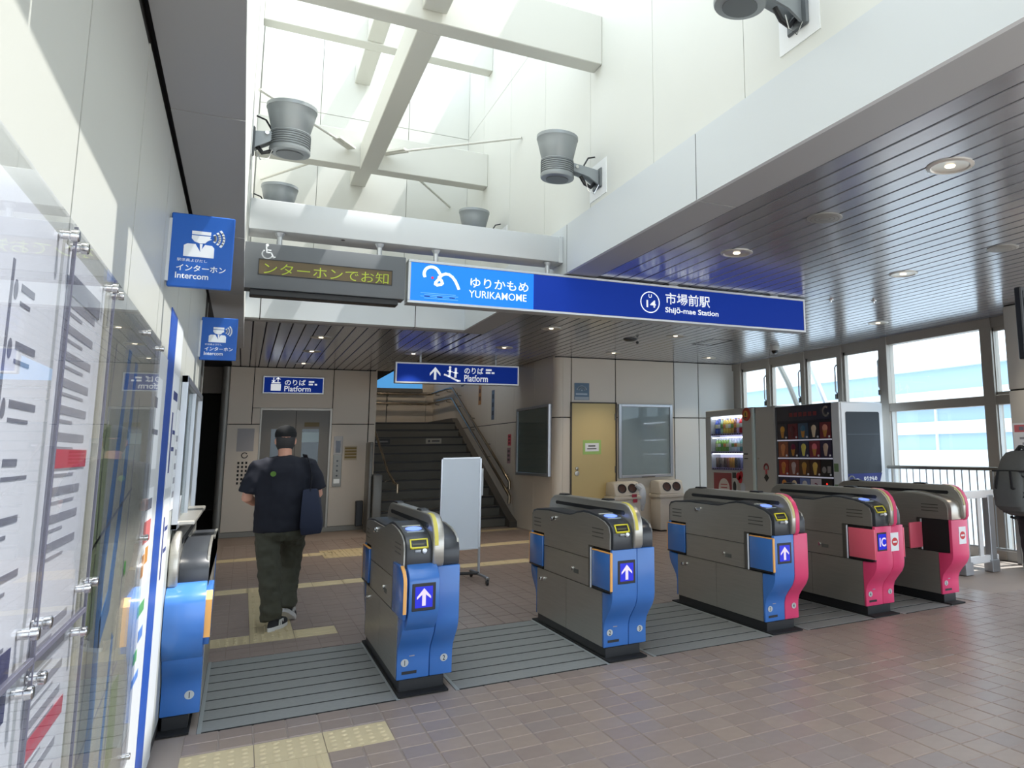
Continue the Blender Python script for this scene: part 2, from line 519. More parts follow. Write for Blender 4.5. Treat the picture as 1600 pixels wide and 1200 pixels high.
# floodlights
FLM = M('floodlight_grey', (150, 156, 159), 0.4, 0.35)
FLD = M('floodlight_dark', (104, 109, 112), 0.45, 0.3)
def flood(x, y, z, side, label):
    """side +1: fixed to the right wall, -1: to the left wall"""
    t = thing('floodlight', label, 'light', (x, y, z), 0, 'uplight floodlights on the shaft walls')
    MB().lathe([(0.118, 0.145), (0.122, 0.15), (0.150, 0.27), (0.162, 0.325), (0.166, 0.33), (0.166, 0.356), (0.150, 0.36)], 32).ob('cup', FLM, t)
    MB().lathe([(0.0, 0.3585), (0.150, 0.3585), (0.150, 0.362), (0.0, 0.364)], 32).ob('lens', M('flood_lens', (196, 202, 206), 0.1), t)
    MB().lathe([(0.06, -0.006), (0.10, 0.0), (0.13, 0.004), (0.134, 0.012), (0.134, 0.03), (0.128, 0.034), (0.128, 0.142), (0.132, 0.146), (0.132, 0.152)], 32).ob('lamp_housing', FLM, t)
    for k in range(6):
        h = 0.045 + 0.017 * k
        MB().lathe([(0.126, h), (0.133, h + 0.002), (0.133, h + 0.007), (0.126, h + 0.009)], 32, cap=False).ob('cooling_fin', FLD, t)
    MB().lathe([(0.09, -0.0075), (0.09, -0.004)], 24).ob('base_disc', FLD, t)
    wx = (2.43 - x) if side > 0 else (HX0 - 0.012 - x)
    s = side
    a = MB()
    p = [(s * 0.09, 0.15), (s * 0.09, 0.09), (wx - s * 0.10, 0.05), (wx - s * 0.02, 0.0), (wx - s * 0.02, 0.12), (wx - s * 0.14, 0.135)]
    a.prism(p, -0.045, -0.028, 'y'); a.prism(p, 0.028, 0.045, 'y')
    a.ob('arm_bracket', FLM, t)
    MB().tube([(s * 0.15, -0.06, 0.115), (s * 0.15, 0.06, 0.115)], 0.014, 10).ob('pivot_bolt', CHROME, t)
    MB().box(min(wx, wx - s * 0.02), max(wx, wx - s * 0.02), -0.09, 0.09, -0.03, 0.14).ob('bracket_foot', FLD, t, 0.01)
    MB().tube([(wx - s * 0.16, 0, 0.06), (wx - s * 0.12, 0, 0.0), (wx - s * 0.07, 0, -0.02), (wx - s * 0.03, 0, 0.03)], 0.016, 8).ob('cable_gland', BLACK, t)
    MB().tube([(wx - s * 0.02, 0.03, 0.26), (wx - s * 0.08, 0.03, 0.24), (wx - s * 0.12, 0.02, 0.17), (wx - s * 0.13, 0.01, 0.12)], 0.007, 8).ob('cable', BLACK, t)
    MB().tube([(wx - s * 0.005, -0.05, 0.02), (wx - s * 0.06, -0.05, -0.09), (wx - s * 0.11, -0.05, -0.07), (wx - s * 0.13, -0.05, 0.0)], 0.0035, 6).ob('safety_wire', CHROME, t)
    MB().box(min(wx, wx - s * 0.006), max(wx, wx - s * 0.006), -0.17, 0.17, -0.10, 0.20).ob('mounting_plate', WHITE, t)
    return t
flood(2.07, 5.62, 3.57, 1, 'grey cup floodlight on the right shaft wall beside the large beam end')
flood(0.17, 5.98, 3.56, -1, 'grey cup floodlight on the left shaft wall above the LED sign')
flood(2.10, 8.35, 3.72, 1, 'small floodlight peeking over the sign beam on the right')
flood(0.17, 8.35, 3.70, -1, 'small floodlight peeking over the sign beam on the left')
flood(2.05, 2.95, 3.62, 1, 'floodlight cut by the top edge of the photo on the right wall')
# ================================================================ WALLS
# ---- left wall
wall_l = sempty('wall_left', 'pale panelled wall close on the left')
ye = [0.0 + 0.0]
edges = [-3.2 + 0.81 * k for k in range(0, 13)]
edges = [0.12 + 0.81 * k for k in range(-2, 9)]
for a, b in zip(edges[:-1], edges[1:]):
    b2 = min(b, 7.0)
    if a > 6.9: continue
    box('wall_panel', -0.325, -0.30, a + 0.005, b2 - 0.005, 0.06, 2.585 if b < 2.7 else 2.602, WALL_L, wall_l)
box('wall_core', -0.5, -0.303, -1.5, 7.0, 0, 2.66, GAP, wall_l)
box('wall_end', -0.5, -0.302, 7.0, 7.03, 0, 2.61, WALL_L, wall_l)
struct(box('baseboard_left', -0.33, -0.302, -1.5, 7.0, 0.0, 0.058, M('base_dark', (60, 58, 56), 0.6), None))
# ---- back wall with the cream door
wall_b = sempty('wall_back', 'cream panelled wall behind the ticket gates')
YB = 12.2
BX = [4.62, 4.775, 5.60, 6.77, 7.29, 8.12]
ZJN = 1.945
for a, b in zip(BX[:-1], BX[1:]):
    m = PANEL if a < 6.7 else PANEL_L
    if a == 4.775:
        box('wall_panel', a + 0.008, b - 0.008, YB, YB + 0.03, 2.20, 2.96, m, wall_b, 0.003)
        continue
    box('wall_panel', a + 0.008, b - 0.008, YB, YB + 0.03, ZJN + 0.008, 2.96, m, wall_b, 0.003)
    box('wall_panel', a + 0.008, b - 0.008, YB, YB + 0.03, 0.09, ZJN - 0.008, m, wall_b, 0.003)
box('wall_core', 4.6, 8.3, YB + 0.022, YB + 0.2, 0, 3.0, GAP, wall_b)
struct(box('baseboard_back', 4.62, 8.1, YB - 0.004, YB + 0.02, 0, 0.085, M('base_dark', (60, 58, 56)), None))
# rounded corner + stair side wall
XS = 4.50
wall_s = sempty('wall_stairs', 'cream panelled wall on the right of the stairs')
def corner(z0, z1):
    r = 0.125
    outer = [(XS + r - r * math.cos(math.radians(a)), YB + r - r * math.sin(math.radians(a))) for a in range(0, 91, 15)]
    inner = [(4.63, YB + 0.1), (4.6, YB + 0.127)]
    MB().prism(outer + [(4.63, YB + 0.03), (XS + 0.03, YB + r)], z0, z1, 'z').ob('corner_panel', PANEL, wall_s)
corner(0.09, ZJN - 0.008); corner(ZJN + 0.008, 2.96)
SYs = [YB + 0.13, 13.3, 14.5, 15.7, 16.9, 18.1, 19.3, 20.5, 21.9]
for a, b in zip(SYs[:-1], SYs[1:]):
    box('wall_panel', XS, XS + 0.03, a + 0.004, b - 0.004, 0.0, ZJN - 0.008, PANEL, wall_s)
    box('wall_panel', XS, XS + 0.03, a + 0.004, b - 0.004, ZJN + 0.008, 5.2, PANEL, wall_s)
box('wall_core', XS + 0.02, XS + 0.15, YB + 0.14, 22.0, 0, 5.3, GAP, wall_s)
# ---- elevator block
YE = 15.66
wall_e = sempty('wall_elevator', 'cream panelled wall around the lift door')
for a, b, c, d in ((-0.262, 0.235, 0.09, ZJN - .008), (-0.262, 0.10, ZJN + .008, 2.96), (1.41, 2.03, 0.09, ZJN - .008), (1.41, 2.03, ZJN + .008, 2.96), (0.112, 1.398, 2.24, 2.96), (0.112, 0.233, ZJN + .008, 2.232), (2.046, 2.16, 0.09, ZJN - .008), (2.046, 2.16, ZJN + .008, 2.96)):
    box('wall_panel', a, b, YE, YE + 0.03, c, d, PANEL, wall_e, 0.003)
box('wall_core', -0.25, 2.15, YE + 0.06, 21.9, 0, 5.3, GAP, wall_e)
box('wall_side', 2.15, 2.165, YE + 0.002, 21.9, 0, 5.3, PANEL, wall_e)
MB().lathe([(0.075, 0.0), (0.075, 2.96)], 20, (-0.31, YE + 0.07, 0)).ob('corner_column', M('column_grey', (132, 132, 128), 0.4, 0.3), wall_e)
box('plinth', -0.27, 2.16, YE - 0.012, YE + 0.02, 0.0, 0.085, M('plinth_metal', (128, 124, 116), 0.4, 0.5), wall_e)
# corridor to the left of the lift
wc = sempty('wall_corridor', 'dark corridor wall to the left of the lift')
box('side_panel', -2.6, -2.5, 7.0, 23.8, 0, 3.0, M('corridor_wall', (120, 114, 106), 0.6), wc)
box('end_panel', -2.6, -0.2, 23.8, 23.9, 0, 3.0, M('corridor_end', (60, 57, 54), 0.6), wc)
box('block_side', -0.27, -0.25, YE + 0.14, 23.8, 0, 3.0, MATS['corridor_wall'], wc)
box('bulkhead', -2.5, -0.25, 16.2, 16.3, 2.52, 3.0, MATS['corridor_wall'], wc)
# closing walls out of the photo
struct(box('wall_far_left', -3.0, -2.9, 6.9, 24, 0, 3.3, PANEL, None))
pl = box('floor_bounce_deck', -14, 22, -22, -1.5, -0.3, -0.01, M('bounce_paving', (196, 188, 178), 0.7, var=0.08, scale=2), None)  # unseen deck added to bounce sunlight into the concourse
struct(pl, 'unseen pale paved deck added behind the camera to bounce sunlight')
# ---- lift door
struct(MB().box(0.26, 1.37, YE + 0.03, YE + 0.05, 0.0, 2.19).ob('door_1', M('lift_door', (112, 110, 104), 0.4, 0.0, var=0.05, scale=2), None), 'grey metal lift door behind the walking man')
d1 = bpy.data.objects['door_1']
for a, b, c, d in ((0.236, 0.262, 0.0, 2.235), (1.37, 1.405, 0.0, 2.235), (0.262, 1.37, 2.195, 2.235)):
    box('door_frame', a, b, YE - 0.008, YE + 0.06, c, d, M('frame_metal', (150, 146, 138), 0.35, 0.6), d1)
box('door_glass', 0.92, 1.20, YE + 0.024, YE + 0.031, 1.05, 1.86, M('lift_glass', (30, 52, 62), 0.08), d1)
box('door_glass', 0.42, 0.70, YE + 0.024, YE + 0.031, 1.05, 1.86, MATS['lift_glass'], d1)
box('reflection_strip', 0.92, 1.20, YE + 0.022, YE + 0.0245, 1.62, 1.80, M('lift_reflection', (150, 176, 190), 0.3), d1)  # reflection in the door glass, painted as a pale strip
box('notice', 0.95, 1.2, YE + 0.022, YE + 0.03, 1.9, 1.98, M('notice_brown', (96, 84, 44), 0.5), d1)
box('door_seam', 0.808, 0.816, YE + 0.027, YE + 0.0315, 0.0, 2.19, GAP, d1)
# lift call panel
t = thing('lift_call_panel', 'tall steel lift call panel with a dark display right of the lift door', 'panel', (1.53, YE - 0.012, 0.8))
box('face_plate', -0.075, 0.075, 0, 0.011, 0, 0.92, STEEL_D, t, 0.003)
box('display_frame', -0.075, 0.075, -0.006, 0, 0.58, 0.92, M('panel_light', (186, 188, 190), 0.4), t, 0.004)
box('display', -0.04, 0.04, -0.009, -0.006, 0.62, 0.84, M('display_dark', (26, 30, 48), 0.2), t)
for k, z in enumerate((0.47, 0.38, 0.29, 0.2)):
    MB().lathe([(0.018, 0), (0.016, -0.008)], 12, (0, 0, z), 'y').ob('button', BLACK_G, t)
box('braille_plate', -0.05, 0.05, -0.003, 0, 0.06, 0.14, STEEL, t)
# floor-guide decals beside it and left of the door
NB = M('notice_print', (142, 122, 74), 0.6)
t = thing('guide_sticker', 'small brown printed guide sticker to the right of the lift call panel', 'sticker', (1.75, YE - 0.004, 1.28))
box('paper', -0.11, 0.11, 0, 0.003, 0, 0.26, M('sticker_cream', (196, 184, 158), 0.6), t)
flat([rect(-0.10, 0.10, 0.20 - 0.055 * k, 0.235 - 0.055 * k) for k in range(4)], '-y', NB, t, (0, 0, 0))
t = thing('lift_notice', 'pale lift notice with a round mark and printed lines left of the lift door', 'notice', (0.03, YE - 0.004, 0.85))
box('paper', -0.13, 0.13, 0, 0.003, 0.62, 1.02, M('notice_grey', (172, 172, 176), 0.6), t)
flat(stroke(arc(0.0, 0.55, 0.045, 40, 360, 14), 0.014) , '-y', GAP, t, (0, 0, 0), 'round_mark')
flat([rect(-0.10 + 0.06 * i, -0.07 + 0.06 * i, 0.05 + 0.07 * j, 0.09 + 0.07 * j) for i in range(3) for j in range(6)], '-y', GAP, t, (0, 0, 0))
# ---- cream service door
d2 = struct(box('door_2', 4.785, 5.59, YB - 0.012, YB + 0.03, 0.0, 2.185, M('door_cream', (206, 186, 132), 0.45, var=0.02, scale=2), None, 0.004), 'cream metal service door in the back wall')
box('door_frame', 4.76, 4.785, YB - 0.02, YB + 0.03, 0, 2.20, M('door_frame_dark', (70, 64, 56), 0.5), d2)
box('door_frame', 5.59, 5.615, YB - 0.02, YB + 0.03, 0, 2.20, MATS['door_frame_dark'], d2)
box('door_frame', 4.76, 5.615, YB - 0.02, YB + 0.03, 2.185, 2.205, MATS['door_frame_dark'], d2)
for z in (1.01, 1.09):
    MB().lathe([(0.045 if z < 1.05 else 0.03, 0), (0.04 if z < 1.05 else 0.026, -0.01), (0.02, -0.012)], 16, (4.88, YB - 0.012, z), 'y').ob('door_lock', STEEL, d2)
for z in (0.35, 1.0, 1.9):
    box('hinge', 5.575, 5.592, YB - 0.022, YB - 0.01, z, z + 0.11, STEEL_D, d2)
t = thing('door_notice', 'small white notice with a green border on the cream door', 'notice', (5.15, YB - 0.014, 1.32))
box('border', -0.165, 0.165, -0.002, 0, 0, 0.24, M('notice_green', (170, 206, 120), 0.6), t)
box('paper', -0.125, 0.125, -0.004, -0.002, 0.05, 0.19, WHITE_P, t)
flat([rect(-0.07, 0.06, 0.13, 0.155), rect(-0.09, 0.08, 0.085, 0.105)], '-y', M('print_grey', (110, 112, 110), 0.6), t, (0, -0.004, 0))
t = thing('wall_notice', 'small grey blue square notice high above the cream door', 'notice', (4.965, YB - 0.004, 2.24))
box('plate', -0.135, 0.135, -0.004, 0, 0, 0.29, M('notice_blue', (96, 122, 146), 0.5), t)
box('caption_strip', -0.125, 0.125, -0.006, -0.004, 0.005, 0.055, M('notice_pale', (168, 180, 190), 0.5), t)
flat(stroke(arc(0, 0.15, 0.09, 20, 160, 10), 0.02) + stroke(arc(0, 0.15, 0.055, 20, 160, 8), 0.02) + [disc(0, 0.165, 0.014, 10)], '-y', M('notice_mark', (176, 192, 206), 0.5), t, (0, -0.004, 0))
flat([rect(-0.11, 0.10, 0.085, 0.115)], '-y', MATS['notice_mark'], t, (0, -0.004, 0))
# ---- big poster case on the back wall
t = thing('poster_case', 'large silver framed glazed notice case on the wall between door and drinks machine', 'notice case', (6.17, YB, 0.90))
box('back_board', -0.50, 0.50, -0.03, 0, 0.02, 1.26, M('poster_grey', (212, 213, 217), 0.5), t)
for a, b, c, d in ((-0.535, -0.48, 0, 1.28), (0.48, 0.535, 0, 1.28), (-0.48, 0.48, 1.23, 1.28), (-0.48, 0.48, 0, 0.05)):
    box('frame', a, b, -0.06, 0, c, d, ALU, t, 0.006)
box('glass', -0.48, 0.48, -0.045, -0.04, 0.05, 1.23, SHOWGLASS, t)
box('clip', -0.1, 0.16, -0.066, -0.06, 0.002, 0.02, STEEL_D, t)
# ---- poster case on the stair wall
t = thing('poster_case', 'dark glazed notice case with a silver frame on the stair side wall', 'notice case', (XS, 13.28, 0.96))
box('back_board', -0.03, 0, -0.85, 0.85, 0.02, 1.2, M('poster_dark', (160, 163, 160), 0.4, var=0.05, scale=3), t)
for a, b, c, d in ((-0.89, -0.83, 0, 1.22), (0.83, 0.89, 0, 1.22), (-0.83, 0.83, 1.17, 1.22), (-0.83, 0.83, 0, 0.05)):
    box('frame', -0.06, 0, a, b, c, d, ALU, t, 0.006)
box('glass', -0.045, -0.04, -0.83, 0.83, 0.05, 1.17, SHOWGLASS, t)
# small stickers climbing the stair wall
for (y, z, h, wd, rgb, lab) in ((14.75, 1.50, 0.22, 0.20, (214, 84, 96), 'small red square sticker on the stair wall left of the notice case'), (14.78, 1.16, 0.30, 0.22, (176, 142, 146), 'pale pink printed sticker under the red one on the stair wall'), (15.95, 2.05, 0.62, 0.20, (98, 116, 140), 'tall blue grey sticker on the stair wall above the handrail'), (17.0, 2.42, 0.6, 0.22, (184, 132, 72), 'tall orange brown sticker high on the stair wall'), (18.6, 2.95, 0.30, 0.26, (62, 70, 86), 'dark sticker highest on the stair wall under the platform sign')):
    t = thing('wall_sticker', lab, 'sticker', (XS, y, z))
    box('paper', -0.004, 0, -wd / 2, wd / 2, 0, h, M('sticker_%d' % rgb[0], rgb, 0.5), t)
    flat([rect(-wd * 0.3, wd * 0.3, h * (0.15 + 0.28 * k), h * (0.3 + 0.28 * k)) for k in range(3)], '-x', M('sticker_print_%d' % rgb[0], tuple(int(v * 0.55) for v in rgb), 0.5), t, (-0.004, 0, 0))

# ================================================================ STAIRS
st = sempty('trim_2', 'dark stone staircase up to the platform')
ST = M('stair_stone', (104, 101, 92), 0.6, var=0.1, scale=6)
SE = M('stair_nosing', (34, 33, 31), 0.5)
N, RISE, TREAD, Y0S = 12, 0.174, 0.38, 14.5
for k in range(N):
    y = Y0S + TREAD * k; z = RISE * (k + 1)
    s = MB().box(2.17, XS - 0.14, y, y + TREAD + 0.02, 0 if k < 1 else z - 2 * RISE, z).ob('step', ST, st)
    box('nosing', 2.17, XS - 0.14, y - 0.012, y + 0.05, z - 0.03, z + 0.004, SE, s)
zt = RISE * N
box('landing', 2.17, XS, Y0S + TREAD * N, 21.9, zt - 0.3, zt - 0.002, ST, st)
MB().prism([(14.2, 0.0), (14.2, 0.10), (Y0S + 0.05, 0.22), (Y0S + TREAD * N, zt + 0.12), (21.9, zt + 0.12), (21.9, zt - 0.3), (Y0S + TREAD * N, zt - 0.3), (Y0S + 0.6, 0)], XS - 0.14, XS - 0.002, 'x').ob('stringer', M('stringer_dark', (84, 79, 72), 0.6), st)
for x, lab, rgb in ((2.62, 'small black sticker plate on a stair riser at left', (30, 32, 34)), (3.72, 'small pale sticker plate on a stair riser at the middle', (176, 172, 160))):
    t = thing('step_sticker', lab, 'sticker', (x, Y0S + TREAD * 9 - 0.003, RISE * 9 + 0.02))
    box('plate', -0.17, 0.17, -0.004, 0.002, 0, 0.115, M('step_plate_%d' % rgb[0], rgb, 0.5), t)
    flat([disc(-0.10, 0.057, 0.028, 10), rect(-0.04, 0.13, 0.04, 0.075)], '-y', M('step_print_%d' % rgb[0], (70, 70, 70) if rgb[0] > 100 else (140, 140, 140), 0.5), t, (0, -0.004, 0))
HR = M('handrail', (150, 136, 116), 0.22, 0.9)
t = thing('stair_handrail', 'double steel handrail along the right side of the stairs', 'handrail', (XS, Y0S, 0))
xr = -0.1
sl = RISE / TREAD
ya = 19.2 - Y0S
for off in (0.88, 0.62):
    MB().tube([(xr, -0.12, off - 0.2), (xr, -0.12, off - 0.06), (xr, -0.05, off - 0.02), (xr, 0.4, off + 0.4 * sl), (xr, ya, zt + off - 0.02), (xr, ya + 0.3, zt + off), (xr, 7.2, zt + off), (xr - 0.05, 7.28, zt + off), (-2.3, 7.28, zt + off)], 0.028, 10).ob('rail', HR, t)
    for yy in (0.3, 1.6, 2.9, 4.2, 5.3, 6.6):
        z = min(off + yy * sl, zt + off)
        MB().tube([(xr, yy, z), (xr, yy, z - 0.06), (0.0, yy, z - 0.07)], 0.01, 6).ob('rail_bracket', STEEL_D, t)
    MB().tube([(-1.2, 7.28, zt + off), (-1.2, 7.28, zt + off - 0.06), (-1.2, 7.4, zt + off - 0.07)], 0.01, 6).ob('rail_bracket', STEEL_D, t)
t = thing('stair_handrail', 'handrail with grey post at the foot of the stairs on the left', 'handrail', (2.17, Y0S - 0.3, 0))
for off in (0.86,):
    MB().tube([(0.16, -0.2, off - 0.14), (0.16, -0.2, off), (0.12, -0.1, off + 0.03), (0.08, 0.3, off + 0.2), (0.07, 2.2, off + 1.05), (0.07, 4.6, off + 2.1)], 0.022, 10).ob('rail', HR, t)
MB().tube([(0.12, 0.1, off + 0.1), (0.0, 0.1, off + 0.05)], 0.012, 6).ob('rail_bracket', STEEL_D, t)
box('post', -0.13, 0.02, 0.5, 0.85, 0, 1.02, M('post_grey', (122, 122, 118), 0.4, 0.3), t, 0.02, 2)
box('post', -0.20, -0.14, 0.6, 1.12, 0, 1.6, M('post_grey', (122, 122, 118), 0.4, 0.3), t, 0.02, 2)
box('equipment_box', -0.34, -0.22, 1.0, 1.13, 0.1, 0.55, BLACK, t, 0.01)
# landing back wall + blue window
wv = sempty('wall_landing', 'cream wall behind the stair landing')
for a, b in ((2.17, 3.28), (3.3, 4.3), (4.31, 4.5)):
    box('wall_panel', a, b, 21.9, 21.95, zt, 3.02, PANEL, wv)
box('wall_core', 2.1, 4.6, 21.93, 22.1, 0, 5.3, GAP, wv)
box('wall_panel', 2.17, 4.5, 21.9, 21.95, 4.2, 5.3, PANEL, wv)
box('wall_panel', 4.2, 4.5, 21.9, 21.95, 3.03, 4.2, PANEL, wv)
box('ledge', 2.17, 4.2, 21.82, 21.95, 3.02, 3.10, M('ledge_grey', (110, 108, 102), 0.6), wv)
win = sempty('window_30', 'blue window above the stair landing')
box('pane', 2.17, 4.2, 21.90, 21.92, 3.1, 4.2, M('blue_pane', (70, 150, 220), 0.2, emit=0.5, var=0.5, scale=1.6, ecol=(90, 165, 230)), win)  # opaque pane glows by itself, standing in for daylight behind it
box('window_frame', 2.17, 4.2, 21.88, 21.91, 3.1, 3.13, STEEL_D, win)
box('roof_panel', 2.1, 4.7, 14.0, 22.1, 5.3, 5.4, SOFFIT, ceiling)
box('stair_bulkhead', 2.1, 4.6, 13.96, 14.06, CZ + 0.0, 5.3, SOFFIT, ceiling)

for (lx, ly, lz, e) in ((3.3, 20.6, 5.2, 60), (3.3, 17.0, 5.2, 40)):  # unseen lamps added to brighten the stairs and landing wall
    lt = thing('added_stair_light', 'added unseen light brightening the stairs, %s' % ('at the landing' if ly > 19 else 'half way up'), 'light', (lx, ly, 5.3))
    MB().lathe([(0.12, 0), (0.12, -0.01), (0.09, -0.02), (0, -0.02)], 20, cap=False).ob('diffuser', M('stair_fill', (255, 232, 200), 0.4, emit=3.0), lt)
    l = bpy.data.lights.new('stair_fill', 'SPOT'); l.energy = e; l.spot_size = math.radians(130); l.spot_blend = 0.8; l.color = (1, 0.84, 0.66); l.shadow_soft_size = 0.08
    lo = bpy.data.objects.new('stair_glow', l); COL.objects.link(lo); lo.parent = lt; lo.location = (0, 0, -0.04)
# ================================================================ WINDOW WALL (right)
XW = 8.10
FR = M('window_frame_bronze', (172, 166, 158), 0.45, 0.3)
FR_L = M('window_frame_light', (188, 188, 186), 0.4, 0.4)
ww = sempty('wall_right', 'window wall frame on the right')
mull = [11.95, 11.03, 10.05, 9.13, 8.18, 6.37, 5.75]
for i, y in enumerate(mull):
    wd = 0.055 if i not in (4, 5) else 0.085
    box('mullion', XW - 0.07, XW + 0.08, y - wd, y + wd, 0.0, 2.96, FR, ww, 0.004)
box('head_rail', XW - 0.05, XW + 0.08, 5.6, 12.2, 2.84, 2.97, FR, ww)
box('transom', XW - 0.06, XW + 0.08, 5.6, 12.2, 1.87, 1.99, FR, ww, 0.004)
box('sill', XW - 0.06, XW + 0.08, 5.6, 12.2, 0.0, 0.12, FR_L, ww)
box('end_jamb', XW - 0.02, XW + 0.08, 11.95, 12.2, 0.0, 2.97, FR, ww)
wn = 1
for i, (b, a) in enumerate(zip(mull[:-1], mull[1:])):
    if i < 4 or i == 5:
        e = sempty('window_%d' % wn, 'openable window light with a handle'); wn += 1
        fy0, fy1 = a + 0.06, b - 0.06
        for q in ((fy0, fy0 + 0.035, 1.99, 2.84), (fy1 - 0.035, fy1, 1.99, 2.84), (fy0, fy1, 2.79, 2.84), (fy0, fy1, 1.99, 2.03)):
            box('window_frame', XW - 0.03, XW + 0.03, *q, FR, e)
        box('pane', XW, XW + 0.006, fy0 + 0.035, fy1 - 0.035, 2.03, 2.79, WINGLASS, e)
        MB().tube([(XW - 0.05, fy0 + 0.02, 2.2), (XW - 0.085, fy0 + 0.02, 2.24), (XW - 0.085, fy0 + 0.02, 2.62), (XW - 0.05, fy0 + 0.02, 2.66)], 0.012, 8).ob('window_handle', ALU, e)
        box('window_latch', XW - 0.09, XW - 0.03, fy0 - 0.0, fy0 + 0.04, 2.12, 2.2, STEEL_D, e, 0.006)
    else:
        e = sempty('window_%d' % wn, 'large fixed upper window pane'); wn += 1
        box('pane', XW, XW + 0.006, a + 0.085, b - 0.085, 1.99, 2.9, WINGLASS, e)
    e = sempty('window_%d' % wn, 'lower window pane'); wn += 1
    box('pane', XW, XW + 0.006, a + 0.06, b - 0.06, 0.12, 1.87, WINGLASS, e)
    for q in ((a + 0.055, a + 0.095, 0.12, 1.87), (b - 0.095, b - 0.055, 0.12, 1.87)):
        box('window_frame', XW - 0.03, XW + 0.03, *q, FR_L, e)
# column at the right edge
cl = sempty('wall_column', 'pale panelled column at the right edge of the photo')
for a, b in ((0.02, 1.985), (2.0, 2.955)):
    box('column_panel', 7.50, 8.25, 5.05, 5.68, a, b, M('column_panel', (206, 204, 198), 0.5), cl, 0.01, 2)
box('column_core', 7.51, 8.24, 5.06, 5.67, 0, 2.97, GAP, cl)
# window guard rail
RAILM = M('rail_steel', (176, 180, 184), 0.35, 0.5)
def guard(name, label, p, q, z, nb, ring=0.025, dark=False, posts=()):
    p, q = Vector(p), Vector(q)
    t = thing(name, label, 'railing', p)
    d = q - p
    MB().tube([(0, 0, z), (d.x, d.y, z)], ring, 10).ob('top_rail', STEEL_D if dark else RAILM, t)
    MB().tube([(0, 0, 0.14), (d.x, d.y, 0.14)], 0.02, 8).ob('bottom_rail', RAILM, t)
    for k in range(nb + 1):
        c = d * (k / nb)
        MB().tube([(c.x, c.y, 0.14), (c.x, c.y, z)], 0.009, 6).ob('baluster', RAILM, t)
    for f in posts:
        c = d * f
        MB().box(c.x - 0.03, c.x + 0.03, c.y - 0.03, c.y + 0.03, 0, z - 0.02).ob('post', RAILM, t, 0.004)
    return t
guard('guard_railing', 'steel window guard railing with thin balusters below the large window', (7.95, 5.75, 0), (7.95, 8.1, 0), 1.09, 20, 0.024, True, (0.12, 1.0))
t = thing('barrier_fence', 'low pale steel barrier between the last gate and the column', 'barrier', (5.78, 5.9, 0))
box('top_rail', 0.0, 1.6, -0.03, 0.03, 0.80, 0.885, M('barrier_pale', (238, 241, 244), 0.35), t, 0.012, 2)
box('bottom_rail', 0.0, 1.6, -0.025, 0.025, 0.10, 0.18, MATS['barrier_pale'], t, 0.008)
for x in (0.05, 1.07, 1.5):
    box('post', x - 0.045, x + 0.045, -0.045, 0.045, 0, 0.83, ALU, t, 0.006)
    box('post_foot', x - 0.06, x + 0.06, -0.06, 0.06, 0, 0.13, ALU, t, 0.004)
for k in range(7):
    x = 0.2 + 0.19 * k
    if abs(x - 1.07) < 0.08: continue
    box('slat', x - 0.03, x + 0.03, -0.012, 0.012, 0.18, 0.8, MATS['barrier_pale'], t)
# ================================================================ LANE MATS
MATM = [M('mat_grey_%d' % i, c, 0.7, var=0.10, scale=40, bump=0.1) for i, c in enumerate(((136, 137, 135), (135, 136, 134)))]
MATD = M('mat_groove', (22, 23, 23), 0.9)
lanes = [(-0.115, 0.865, 'wide grey grooved floor mat in the lane the man walked through'), (1.20, 2.195, 'grey grooved floor mat between the first and second full gates'), (2.535, 3.545, 'grey grooved floor mat between the two blue gates'), (3.885, 4.58, 'grey grooved floor mat between the blue and pink gate and the pink gate'), (4.91, 5.49, 'grey grooved floor mat in front of the last pink gate')]
for a, b, lab in lanes:
    t = thing('floor_mat', lab, 'mat', ((a + b) / 2, MAT_Y0, -0.006), 0, 'lane floor mats')
    hw = (b - a) / 2
    box('mat_base', -hw - 0.01, hw + 0.01, 0, MAT_Y1 - MAT_Y0, 0, 0.003, MATD, t)
    n = 8
    st_ = (MAT_Y1 - MAT_Y0) / n
    for k in range(n):
        MB().box(-hw, hw, st_ * k + 0.027, st_ * (k + 1) - (0.0 if k < n - 1 else 0.014), 0.001, 0.0055).ob('mat_strip', MATM[k % 2], t)
    box('edge_strip', -hw - 0.008, -hw + 0.012, 0, MAT_Y1 - MAT_Y0, 0.001, 0.006, M('mat_edge', (150, 154, 154), 0.5), t)
    box('edge_strip', hw - 0.012, hw + 0.008, 0, MAT_Y1 - MAT_Y0, 0.001, 0.006, MATS['mat_edge'], t)

# ================================================================ TICKET GATES
def body_profile(L, o=0.0):
    """upper silhouette in (y, z): shoulder between z .735 and the top"""
    f = [(0.0 - o, 0.735), (0.0 - o, 0.835 + o), (0.015 - o, 0.872 + o), (0.05, 0.902 + o), (0.12, 0.925 + o), (0.25, 0.948 + o), (0.42, 0.966 + o), (0.52, 0.968 + o), (0.62, 0.955 + o), (0.72, 0.935 + o), (0.80, 0.925 + o)]
    r = [(1.00, 0.925 + o), (L - 0.40, 0.93 + o), (L - 0.12, 0.918 + o), (L - 0.03, 0.905 + o), (L + o, 0.87 + o), (L + o, 0.735)]
    return f + r
def zprof(y, L=1.68):
    p = body_profile(L)[1:-1]
    for (a, za), (b, zb) in zip(p[:-1], p[1:]):
        if a <= y <= b:
            return za + (zb - za) * (y - a) / max(b - a, 1e-6), math.atan2(zb - za, b - a)
    return p[-1][1], 0
def s_front(o=0.0):
    pts = [(0.0 - o, 0.735), (0.0 - o, 0.43), (0.006 - o, 0.395), (0.03 - o, 0.35), (0.09 - o, 0.29), (0.125 - o, 0.25), (0.14 - o, 0.21), (0.143 - o, 0.17), (0.143 - o, 0.075)]
    return pts
